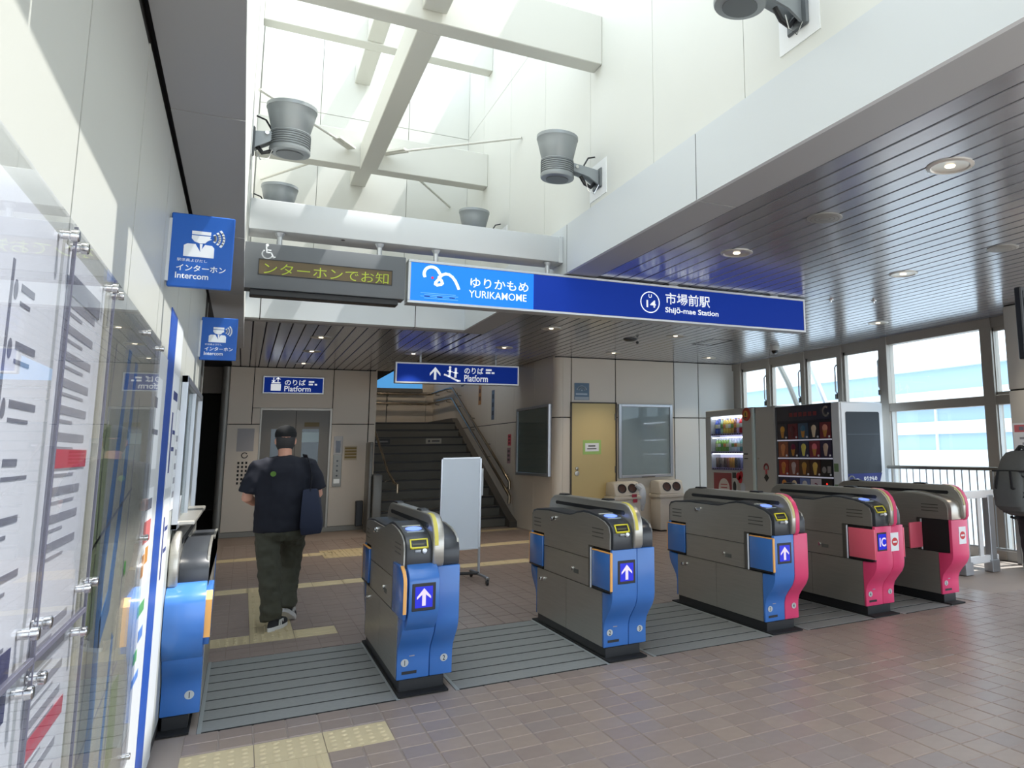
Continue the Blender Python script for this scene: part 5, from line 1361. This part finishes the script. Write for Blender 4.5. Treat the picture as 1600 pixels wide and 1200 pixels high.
# ================================================================ OUTSIDE
BW = M('building_white', (244, 246, 247), 0.6)
BB = M('building_blue', (168, 189, 211), 0.5)
def building(label, x, y0, y1, bands, back=12):
    t = thing('market_building', label, 'building', (x, y0, -6.0))
    L_ = y1 - y0
    for k, (z0, z1, m, dx, nm) in enumerate(bands):
        o_ = box(nm, dx, back, 0, L_, z0 + 6, z1 + 6, m, t)
        if nm == 'window_band':
            for q in range(18): box('window_divider', dx - 0.12, dx, 2 + 4.2 * q, 2.14 + 4.2 * q, z0 + 6, z1 + 6, BW, o_)
    return t
building('long pale building with blue window bands outside the windows', 34, 12, 90, [(-6, 0.2, BW, 0.0, 'wall_band'), (0.2, 1.0, BW, -0.3, 'wall_band'), (1.0, 1.9, BB, 0.3, 'window_band'), (1.9, 2.6, BW, 0.0, 'wall_band'), (2.6, 3.4, BB, 0.3, 'window_band'), (3.4, 4.3, BW, -0.4, 'wall_band'), (4.3, 5.6, M('building_roof', (172, 194, 216), 0.5), 0.5, 'roof_band'), (5.6, 5.9, BW, 0.0, 'parapet')])
t = thing('slanted_pole', 'thin slanted pole seen through the second window light', 'pole', (13.0, 15.6, -1))
MB().tube([(0, 0, 0), (0, 0.92, 3.46), (0, 1.28, 4.1), (0, 2.2, 5.4)], 0.075, 8).ob('pole', STEEL_D, t)
t = thing('slanted_pole', 'paler slanted pole seen through the third window light', 'pole', (13.0, 14.6, -1))
MB().tube([(0, 0, 0), (0, 0.75, 3.476), (0, 1.165, 4.26), (0, 1.6, 5.1)], 0.07, 8).ob('pole', ALU, t)
t = thing('street', 'grey street surface far below outside', 'street', (40, 30, -6.2))
box('road', -31, 60, -60, 90, -0.1, 0, M('asphalt', (150, 152, 154), 0.9), t)
# ================================================================ PEOPLE
SKIN = M('skin', (206, 152, 128), 0.55)
def rings(path, n=14):
    """path: list of (centre, rx, ry) horizontal ellipses"""
    return [[(c[0] + rx * math.cos(2 * PI * k / n), c[1] + ry * math.sin(2 * PI * k / n), c[2]) for k in range(n)] for c, rx, ry in path]
def remesh(o, vox, smooth=2, disp=0.0, dscale=0.08):
    m = o.modifiers.new('remesh', 'REMESH'); m.mode = 'VOXEL'; m.voxel_size = vox; m.use_smooth_shade = True
    s = o.modifiers.new('smooth', 'SMOOTH'); s.iterations = smooth; s.factor = 0.5
    if disp:
        tx = bpy.data.textures.new(o.name + '_folds', 'CLOUDS'); tx.noise_scale = dscale; tx.noise_depth = 1
        d = o.modifiers.new('folds', 'DISPLACE'); d.texture = tx; d.strength = disp; d.mid_level = 0.5; d.texture_coords = 'LOCAL'
def hand(mb, wrist, dirv, palmn, side, s=1.0, curl=0.5):
    """palm plus five separate bent fingers; dirv = finger direction, palmn = palm normal"""
    d = Vector(dirv).normalized(); n = Vector(palmn).normalized(); r = d.cross(n).normalized() * side
    w_ = Vector(wrist)
    mb.tube([w_ - d * 0.01, w_ + d * 0.03 * s, w_ + d * 0.075 * s, w_ + d * 0.095 * s], [(0.026 * s, 0.022 * s), (0.036 * s, 0.02 * s), (0.042 * s, 0.018 * s), (0.038 * s, 0.014 * s)], 10)
    for k, ln in enumerate((0.066, 0.074, 0.069, 0.054)):
        b = w_ + d * 0.085 * s + r * (0.028 - 0.019 * k) * s
        p1 = b + (d * math.cos(curl * 0.5) + n * math.sin(curl * 0.5)) * ln * 0.42 * s
        p2 = p1 + (d * math.cos(curl * 1.3) + n * math.sin(curl * 1.3)) * ln * 0.33 * s
        p3 = p2 + (d * math.cos(curl * 2.0) + n * math.sin(curl * 2.0)) * ln * 0.27 * s
        mb.tube([b - d * 0.012, p1, p2, p3], [0.0092 * s, 0.0088 * s, 0.008 * s, 0.0062 * s], 8)
    b = w_ + d * 0.022 * s + r * 0.03 * s
    p1 = b + (r * 0.75 + d * 0.66).normalized() * 0.04 * s + n * 0.006
    p2 = p1 + (r * 0.3 + d * 0.9 + n * 0.35).normalized() * 0.03 * s
    mb.tube([b - r * 0.012, p1, p2], [0.013 * s, 0.0105 * s, 0.0075 * s], 8)
def face(mb, c, yaw, s=1.0):
    R = Matrix.Translation(c) @ Matrix.Rotation(yaw, 4, 'Z') @ Matrix.Scale(s, 4)
    st_ = len(mb.v)
    mb.ring_loft(rings([((0, -0.035, -0.125), 0.025, 0.018), ((0, -0.03, -0.112), 0.045, 0.05), ((0, -0.02, -0.085), 0.058, 0.075), ((0, -0.005, -0.04), 0.070, 0.090), ((0, 0.0, 0.0), 0.075, 0.095), ((0, 0.004, 0.04), 0.077, 0.097), ((0, 0.006, 0.075), 0.070, 0.09), ((0, 0.006, 0.10), 0.05, 0.066), ((0, 0.006, 0.115), 0.018, 0.024)], 18))
    mb.ring_loft(rings([((0, -0.108, -0.045), 0.016, 0.016), ((0, -0.106, -0.03), 0.014, 0.018), ((0, -0.096, 0.0), 0.009, 0.014), ((0, -0.09, 0.012), 0.006, 0.01)], 8))
    for sd in (-1, 1):
        mb.ell((sd * 0.078, 0.012, -0.012), 0.010, 0.018, 0.03, 8, 6)
    mb.xf(R, st_)
    return R
def face_features(t, R):
    mb = MB()
    for sd in (-1, 1): mb.ell((sd * 0.03, -0.083, 0.0), 0.013, 0.009, 0.008, 10, 6)
    mb.xf(R); mb.ob('eye', M('eye_white', (230, 228, 224), 0.3), t)
    mb = MB()
    for sd in (-1, 1): mb.ell((sd * 0.03, -0.091, 0.0), 0.006, 0.003, 0.006, 8, 5)
    mb.xf(R); mb.ob('iris', M('iris_dark', (40, 28, 22), 0.3), t)
    mb = MB().ell((0, -0.092, -0.068), 0.022, 0.006, 0.007, 10, 6); mb.xf(R); mb.ob('mouth', M('lips', (176, 106, 98), 0.5), t)
    mb = MB()
    for sd in (-1, 1): mb.ell((sd * 0.031, -0.086, 0.022), 0.017, 0.006, 0.004, 8, 5)
    mb.xf(R); mb.ob('eyebrow', M('hair_dark', (30, 27, 26), 0.6), t)
def shoe(t, at, yaw, pitch, mat, sole, stripes=True):
    """at = sole centre under the heel, toe towards local -y rotated by yaw"""
    R = Matrix.Translation(at) @ Matrix.Rotation(yaw, 4, 'Z') @ Matrix.Rotation(pitch, 4, 'X')
    out = []
    for k in range(16):
        a = 2 * PI * k / 16
        x = 0.046 * math.cos(a); y = -0.10 + 0.145 * math.sin(a)
        if y > -0.05: x *= 0.82
        out.append((x, y))
    mb = MB().ring_loft([[(x * 0.95, y, 0.0) for x, y in out], [(x * 1.04, y * 1.01, 0.012) for x, y in out], [(x, y, 0.032) for x, y in out]])
    mb.xf(R); so = mb.ob('sole', sole, t)
    up = MB()
    lev = [(1.0, 0.030, 0), (0.98, 0.05, 0), (0.86, 0.07, 0.01), (0.62, 0.088, 0.035), (0.46, 0.105, 0.06)]
    up.ring_loft([[(x * s, (y + 0.10) * s - 0.10 + sh, z + (0.0)) for x, y in out] for s, z, sh in lev])
    up.xf(R); u = up.ob('shoe_upper', mat, t)
    if stripes:
        st_ = MB()
        for sd in (-1, 1):
            for k in range(3):
                y = -0.055 - 0.025 * k
                st_.box(sd * 0.040 - 0.004, sd * 0.040 + 0.004, y - 0.006, y + 0.006, 0.032, 0.078)
        st_.xf(R); st_.ob('shoe_stripe', sole, t)
    return so
# ---------------------------------------------------------------- the man walking away
# local frame: origin on the floor under the pelvis, he walks towards +y; x right
t = thing('person', 'man in a black cap, navy T-shirt and olive trousers walking away past the first gate', 'person', (0.315, 7.42, 0))
H = 1.66
body = MB()
neck = (0.0, 0.045, 1.40)
body.tube([(0, 0.01, 1.32), (0, 0.03, 1.40), (0, 0.055, 1.47)], [(0.066, 0.066), (0.055, 0.055), (0.052, 0.052)], 12)
body.ring_loft(rings([((0, 0, 0.80), 0.15, 0.10), ((0, 0, 0.92), 0.165, 0.115), ((0, 0, 1.10), 0.16, 0.11), ((0, 0.0, 1.26), 0.185, 0.11), ((0, 0.005, 1.345), 0.15, 0.085), ((0, 0.01, 1.37), 0.07, 0.05)], 16))
ARM = {-1: [(-0.185, 0.0, 1.315), (-0.235, 0.0, 1.19), (-0.262, 0.02, 1.06), (-0.21, 0.17, 1.02), (-0.12, 0.28, 1.05)], 1: [(0.185, 0.0, 1.315), (0.235, 0.0, 1.20), (0.268, 0.03, 1.07), (0.23, 0.16, 1.01), (0.19, 0.25, 0.99)]}
for sd in (-1, 1):
    body.tube(ARM[sd], [0.052, 0.048, 0.043, 0.038, 0.027], 12)
    w_ = Vector(ARM[sd][-1]); d_ = (w_ - Vector(ARM[sd][-2])).normalized()
    hand(body, w_ + d_ * 0.015, d_ + Vector((-0.2 * sd, 0, 0.1)), Vector((-sd, 0, 0.2)) , 1 if sd < 0 else -1, 0.92, 0.6)
LEG = {-1: [(-0.085, 0.0, 0.86), (-0.09, -0.02, 0.66), (-0.07, -0.06, 0.46), (-0.045, -0.10, 0.26), (-0.035, -0.12, 0.09)], 1: [(0.085, 0.01, 0.86), (0.10, 0.12, 0.66), (0.095, 0.19, 0.47), (0.085, 0.16, 0.28), (0.075, 0.13, 0.14)]}
for sd in (-1, 1):
    body.tube(LEG[sd], [0.085, 0.075, 0.058, 0.05, 0.036], 12)
R = face(body, (0.0, 0.07, 1.535), PI, 0.97)
bo = body.ob('body', SKIN, t); remesh(bo, 0.0075, 2)
face_features(t, R)
# hair: short back and sides under the cap
hm = MB().ring_loft(rings([((0, 0.004, -0.085), 0.056, 0.062), ((0, 0.0, -0.05), 0.074, 0.088), ((0, 0.0, 0.0), 0.081, 0.098), ((0, 0.0, 0.05), 0.08, 0.098)], 18))
hm.v = [((x, y, z) if y > -0.035 else (x * 0.9, -0.035 + (y + 0.035) * 0.25, z)) for x, y, z in hm.v]
hm.xf(R); hm.ob('hair', M('hair_grey', (50, 48, 48), 0.7), t)
cap = MB().ring_loft(rings([((0, 0, 0.028), 0.086, 0.106), ((0, 0, 0.06), 0.087, 0.107), ((0, 0.002, 0.092), 0.078, 0.096), ((0, 0.004, 0.118), 0.055, 0.068), ((0, 0.004, 0.132), 0.012, 0.016)], 20))
cap.xf(R); co = cap.ob('cap', M('cap_black', (15, 16, 18), 0.9), t)
brim = MB().prism([(-0.07, -0.075), (-0.06, -0.13), (-0.03, -0.165), (0.03, -0.165), (0.06, -0.13), (0.07, -0.075)], 0.03, 0.036, 'z'); brim.xf(R); brim.ob('cap_brim', MATS['cap_black'], co)
# T-shirt
sh = MB()
sh.ring_loft(rings([((0, 0.0, 0.775), 0.205, 0.15), ((0.0, 0.0, 0.82), 0.208, 0.152), ((0, 0, 0.95), 0.205, 0.145), ((0, 0, 1.10), 0.203, 0.14), ((0, 0, 1.22), 0.212, 0.135), ((0, 0.0, 1.30), 0.205, 0.12), ((0, 0.008, 1.352), 0.165, 0.10), ((0, 0.015, 1.388), 0.105, 0.085), ((0, 0.025, 1.405), 0.066, 0.064)], 22))
for sd in (-1, 1):
    a = ARM[sd]
    m_ = Vector(a[1]) * 0.35 + Vector(a[2]) * 0.65
    sh.tube([(sd * 0.12, 0.0, 1.325), a[0], a[1], tuple(m_)], [0.065, 0.075, 0.075, 0.08], 14)
so = sh.ob('t_shirt', M('shirt_navy', (17, 20, 33), 0.85), t); remesh(so, 0.011, 3, 0.022, 0.10)
flat([disc(0, 0, 0.022, 12)], '-y', M('shirt_green', (84, 120, 40), 0.7), t, (-0.085, -0.147, 1.255), 'shirt_print')
# trousers
tr = MB()
tr.ring_loft(rings([((0, 0, 0.90), 0.165, 0.12), ((0, 0, 0.83), 0.185, 0.14), ((0, 0.0, 0.76), 0.19, 0.14), ((0, 0.01, 0.70), 0.17, 0.12)], 20))
for sd in (-1, 1):
    l = LEG[sd]
    p_ = [Vector(q) for q in l]
    tr.tube([(sd * 0.09, 0.0, 0.82), p_[0] - Vector((0, 0, 0.1)), p_[1], p_[2], p_[3], p_[4] + Vector((0, 0, -0.01))], [0.102, 0.106, 0.094, 0.084, 0.08, 0.076], 16)
to = tr.ob('trousers', M('trouser_olive', (70, 70, 58), 0.85, var=0.12, scale=18), t); remesh(to, 0.010, 2, 0.034, 0.07)
SHB = M('shoe_black', (30, 30, 34), 0.7); SHW = M('shoe_white', (226, 226, 224), 0.6)
shoe(t, (-0.035, -0.145, 0.002), PI - 0.5 + 1.1 * 0, 0.0, SHB, SHW)
shoe(t, (0.075, 0.11, 0.085), PI - 0.35, math.radians(28), SHB, SHW)
# tote bag on his right shoulder
b = thing('tote_bag', 'dark navy tote bag hanging from the walking man\'s right shoulder', 'bag', (0.315, 7.42, 0))
bg_ = MB().ring_loft([[(0.14, -0.17, 1.12), (0.25, -0.12, 1.12), (0.285, 0.07, 1.12), (0.225, 0.07, 1.12)], [(0.13, -0.20, 0.98), (0.28, -0.15, 0.98), (0.31, 0.10, 0.98), (0.22, 0.10, 0.98)], [(0.125, -0.215, 0.82), (0.30, -0.17, 0.82), (0.335, 0.12, 0.82), (0.22, 0.11, 0.82)], [(0.14, -0.205, 0.745), (0.295, -0.16, 0.75), (0.325, 0.11, 0.755), (0.23, 0.105, 0.75)]])
bgo = bg_.ob('bag_body', M('bag_navy', (30, 37, 58), 0.85), b, 0.012, 2)
for yy in (-0.12, 0.04):
    MB().tube([(0.20 if yy < 0 else 0.25, yy - 0.02, 1.10), (0.205, yy * 1.0, 1.22), (0.19, yy * 0.95, 1.32), (0.165, yy * 0.6, 1.395), (0.14, 0.0, 1.40)], [(0.016, 0.004)] * 5, 8).ob('bag_strap', M('strap_black', (26, 28, 36), 0.8), b)
# ---------------------------------------------------------------- person with the backpack at the right edge
QX, QY, QR = 5.53, 4.0, math.radians(-2)
t = thing('person', 'person in dark clothes with a grey backpack, mostly cut by the right edge', 'person', (QX, QY, 0), QR)
# local frame: faces +x
body = MB()
body.ring_loft(rings([((0, 0, 0.84), 0.10, 0.155), ((0, 0, 0.96), 0.11, 0.165), ((0, 0, 1.14), 0.11, 0.165), ((0, 0, 1.30), 0.11, 0.185), ((0.005, 0, 1.39), 0.085, 0.15), ((0.01, 0, 1.415), 0.05, 0.07)], 16))
body.tube([(0.0, 0, 1.36), (0.02, 0, 1.44), (0.04, 0, 1.52)], [0.062, 0.055, 0.052], 12)
for sd in (-1, 1):
    arm = [(0, sd * 0.185, 1.36), (0.0, sd * 0.225, 1.23), (0.02, sd * 0.235, 1.10), (0.16, sd * 0.19, 1.06), (0.27, sd * 0.13, 1.12)]
    body.tube(arm, [0.05, 0.046, 0.042, 0.036, 0.027], 12)
    w_ = Vector(arm[-1]); d_ = (w_ - Vector(arm[-2])).normalized()
    hand(body, w_ + d_ * 0.015, d_, Vector((0, -sd, 0.2)), 1 if sd > 0 else -1, 0.92, 0.6)
    body.tube([(0, sd * 0.085, 0.90), (0.01, sd * 0.09, 0.68), (0.012, sd * 0.09, 0.48), (-0.005, sd * 0.09, 0.28), (-0.02, sd * 0.09, 0.09)], [0.085, 0.075, 0.056, 0.05, 0.036], 12)
R = face(body, (0.055, 0, 1.585), PI / 2, 0.98)
bo = body.ob('body', SKIN, t); remesh(bo, 0.0075, 2)
face_features(t, R)
hm = MB().ring_loft(rings([((0, 0.01, -0.08), 0.058, 0.066), ((0, 0.005, -0.04), 0.078, 0.092), ((0, 0.004, 0.02), 0.086, 0.104), ((0, 0.004, 0.07), 0.082, 0.10), ((0, 0.006, 0.108), 0.056, 0.07), ((0, 0.006, 0.126), 0.012, 0.016)], 18))
hm.v = [((x, y, z) if (y > -0.03 or z > 0.055) else (x * 0.9, -0.03 + (y + 0.03) * 0.2, z)) for x, y, z in hm.v]
hm.xf(R); hm.ob('hair', M('hair_dark', (30, 27, 26), 0.7), t)
sh = MB()
sh.ring_loft(rings([((0, 0, 0.82), 0.145, 0.195), ((0, 0, 1.0), 0.14, 0.195), ((0, 0, 1.2), 0.135, 0.20), ((0, 0, 1.34), 0.12, 0.205), ((0.005, 0, 1.395), 0.10, 0.165), ((0.012, 0, 1.43), 0.075, 0.085)], 20))
for sd in (-1, 1):
    sh.tube([(0, sd * 0.12, 1.36), (0, sd * 0.185, 1.355), (0.0, sd * 0.225, 1.23), (0.02, sd * 0.238, 1.10), (0.10, sd * 0.215, 1.06), (0.2, sd * 0.17, 1.085)], [0.065, 0.07, 0.066, 0.062, 0.056, 0.05], 14)
so = sh.ob('jacket', M('jacket_black', (26, 27, 31), 0.8), t); remesh(so, 0.011, 3, 0.016, 0.1)
tr = MB()
tr.ring_loft(rings([((0, 0, 0.94), 0.12, 0.165), ((0, 0, 0.84), 0.14, 0.185), ((0, 0, 0.74), 0.12, 0.17)], 18))
for sd in (-1, 1):
    tr.tube([(0, sd * 0.085, 0.84), (0.01, sd * 0.09, 0.68), (0.012, sd * 0.09, 0.48), (-0.005, sd * 0.09, 0.28), (-0.015, sd * 0.09, 0.08)], [0.10, 0.098, 0.082, 0.074, 0.07], 14)
to = tr.ob('trousers', M('trouser_black', (30, 31, 35), 0.85), t); remesh(to, 0.010, 2, 0.02, 0.08)
for sd in (-1, 1): shoe(t, (-0.03, sd * 0.09, 0.002), PI / 2, 0.0, SHB, SHB, False)
b = thing('backpack', 'charcoal grey backpack with black straps worn by the person at the right edge', 'backpack', (QX, QY, 0), QR)
BP = M('pack_grey', (84, 86, 86), 0.85, var=0.1, scale=30); BS = M('pack_black', (24, 25, 28), 0.75)
pk = MB()
def sup(cx, cy, z, a, b_, n=20, e=0.6):
    return [(cx + a * math.copysign(abs(math.cos(2 * PI * k / n)) ** e, math.cos(2 * PI * k / n)), cy + b_ * math.copysign(abs(math.sin(2 * PI * k / n)) ** e, math.sin(2 * PI * k / n)), z) for k in range(n)]
pk.ring_loft([sup(-0.19, 0, 0.885, 0.05, 0.11), sup(-0.215, 0, 0.91, 0.085, 0.145), sup(-0.235, 0, 0.99, 0.11, 0.165), sup(-0.24, 0, 1.12, 0.115, 0.168), sup(-0.225, 0, 1.25, 0.10, 0.16), sup(-0.20, 0, 1.35, 0.08, 0.145), sup(-0.18, 0, 1.40, 0.055, 0.12), sup(-0.165, 0, 1.415, 0.03, 0.08)])
pko = pk.ob('pack_body', BP, b)
pc = MB().ring_loft([sup(-0.315, 0, 0.93, 0.03, 0.11), sup(-0.335, 0, 0.97, 0.05, 0.135), sup(-0.345, 0, 1.08, 0.055, 0.14), sup(-0.335, 0, 1.20, 0.045, 0.13), sup(-0.32, 0, 1.25, 0.02, 0.10)]).ob('front_pocket', BP, b)
MB().box(-0.335, -0.13, -0.166, 0.166, 1.245, 1.26).ob('compression_strap', BS, b, 0.004)
for sd in (-1, 1):
    MB().tube([(-0.385, sd * 0.06, 1.26), (-0.40, sd * 0.08, 1.12), (-0.30, sd * 0.172, 1.05), (-0.15, sd * 0.17, 1.0)], [(0.014, 0.005)] * 4, 8).ob('pack_strap', BS, b)
    MB().tube([(-0.14, sd * 0.09, 1.38), (-0.03, sd * 0.10, 1.455), (0.09, sd * 0.10, 1.40), (0.145, sd * 0.10, 1.25), (0.10, sd * 0.15, 1.05), (-0.08, sd * 0.17, 0.95), (-0.15, sd * 0.15, 0.93)], [(0.028, 0.008)] * 7, 8).ob('shoulder_strap', BS, b)
    MB().tube([(-0.24, sd * 0.175, 1.24), (-0.22, sd * 0.18, 1.14), (-0.25, sd * 0.18, 1.06)], [(0.02, 0.006)] * 3, 8).ob('side_strap', BS, b)
    box('buckle', -0.25, -0.20, sd * 0.18 - 0.008, sd * 0.18 + 0.008, 1.12, 1.16, BS, b, 0.003)
MB().tube([(-0.20, 0, 0.90), (-0.22, 0.06, 0.86), (-0.22, 0.1, 0.87)], [0.012] * 3, 8).ob('hanging_strap', BS, b)
MB().tube([(-0.14, -0.04, 1.405), (-0.16, 0, 1.455), (-0.14, 0.04, 1.405)], 0.010, 8).ob('haul_loop', BS, b)
MB().ring_loft([sup(-0.235, -0.150, 0.93, 0.05, 0.022), sup(-0.24, -0.160, 0.96, 0.075, 0.034), sup(-0.24, -0.164, 1.05, 0.078, 0.036), sup(-0.238, -0.160, 1.10, 0.07, 0.026)]).ob('side_pocket', BP, b)
for (p0, p1, p2) in (((-0.33, -0.10, 1.22), (-0.29, -0.170, 1.19), (-0.14, -0.165, 1.26)), ((-0.36, -0.11, 1.02), (-0.30, -0.178, 1.10), (-0.13, -0.168, 1.14)), ((-0.29, -0.168, 1.30), (-0.285, -0.180, 1.18), (-0.26, -0.200, 1.08))):
    MB().tube([p0, p1, p2], [(0.014, 0.007)] * 3, 8).ob('side_strap', BS, b)
o = MB().box(-0.225, -0.165, -0.206, -0.190, 0.985, 1.035).ob('badge', BS, b, 0.003)
flat([[(-0.02, -0.014), (0.02, -0.014), (0.022, 0.006), (0.006, 0.014), (-0.004, 0.003), (-0.014, 0.003)]], '-y', WHITE_P, b, (-0.195, -0.206, 1.01), 'badge_mark')

for n_ in ('person.001', 'backpack'):
    bpy.data.objects[n_].scale = (0.95, 0.95, 0.95)
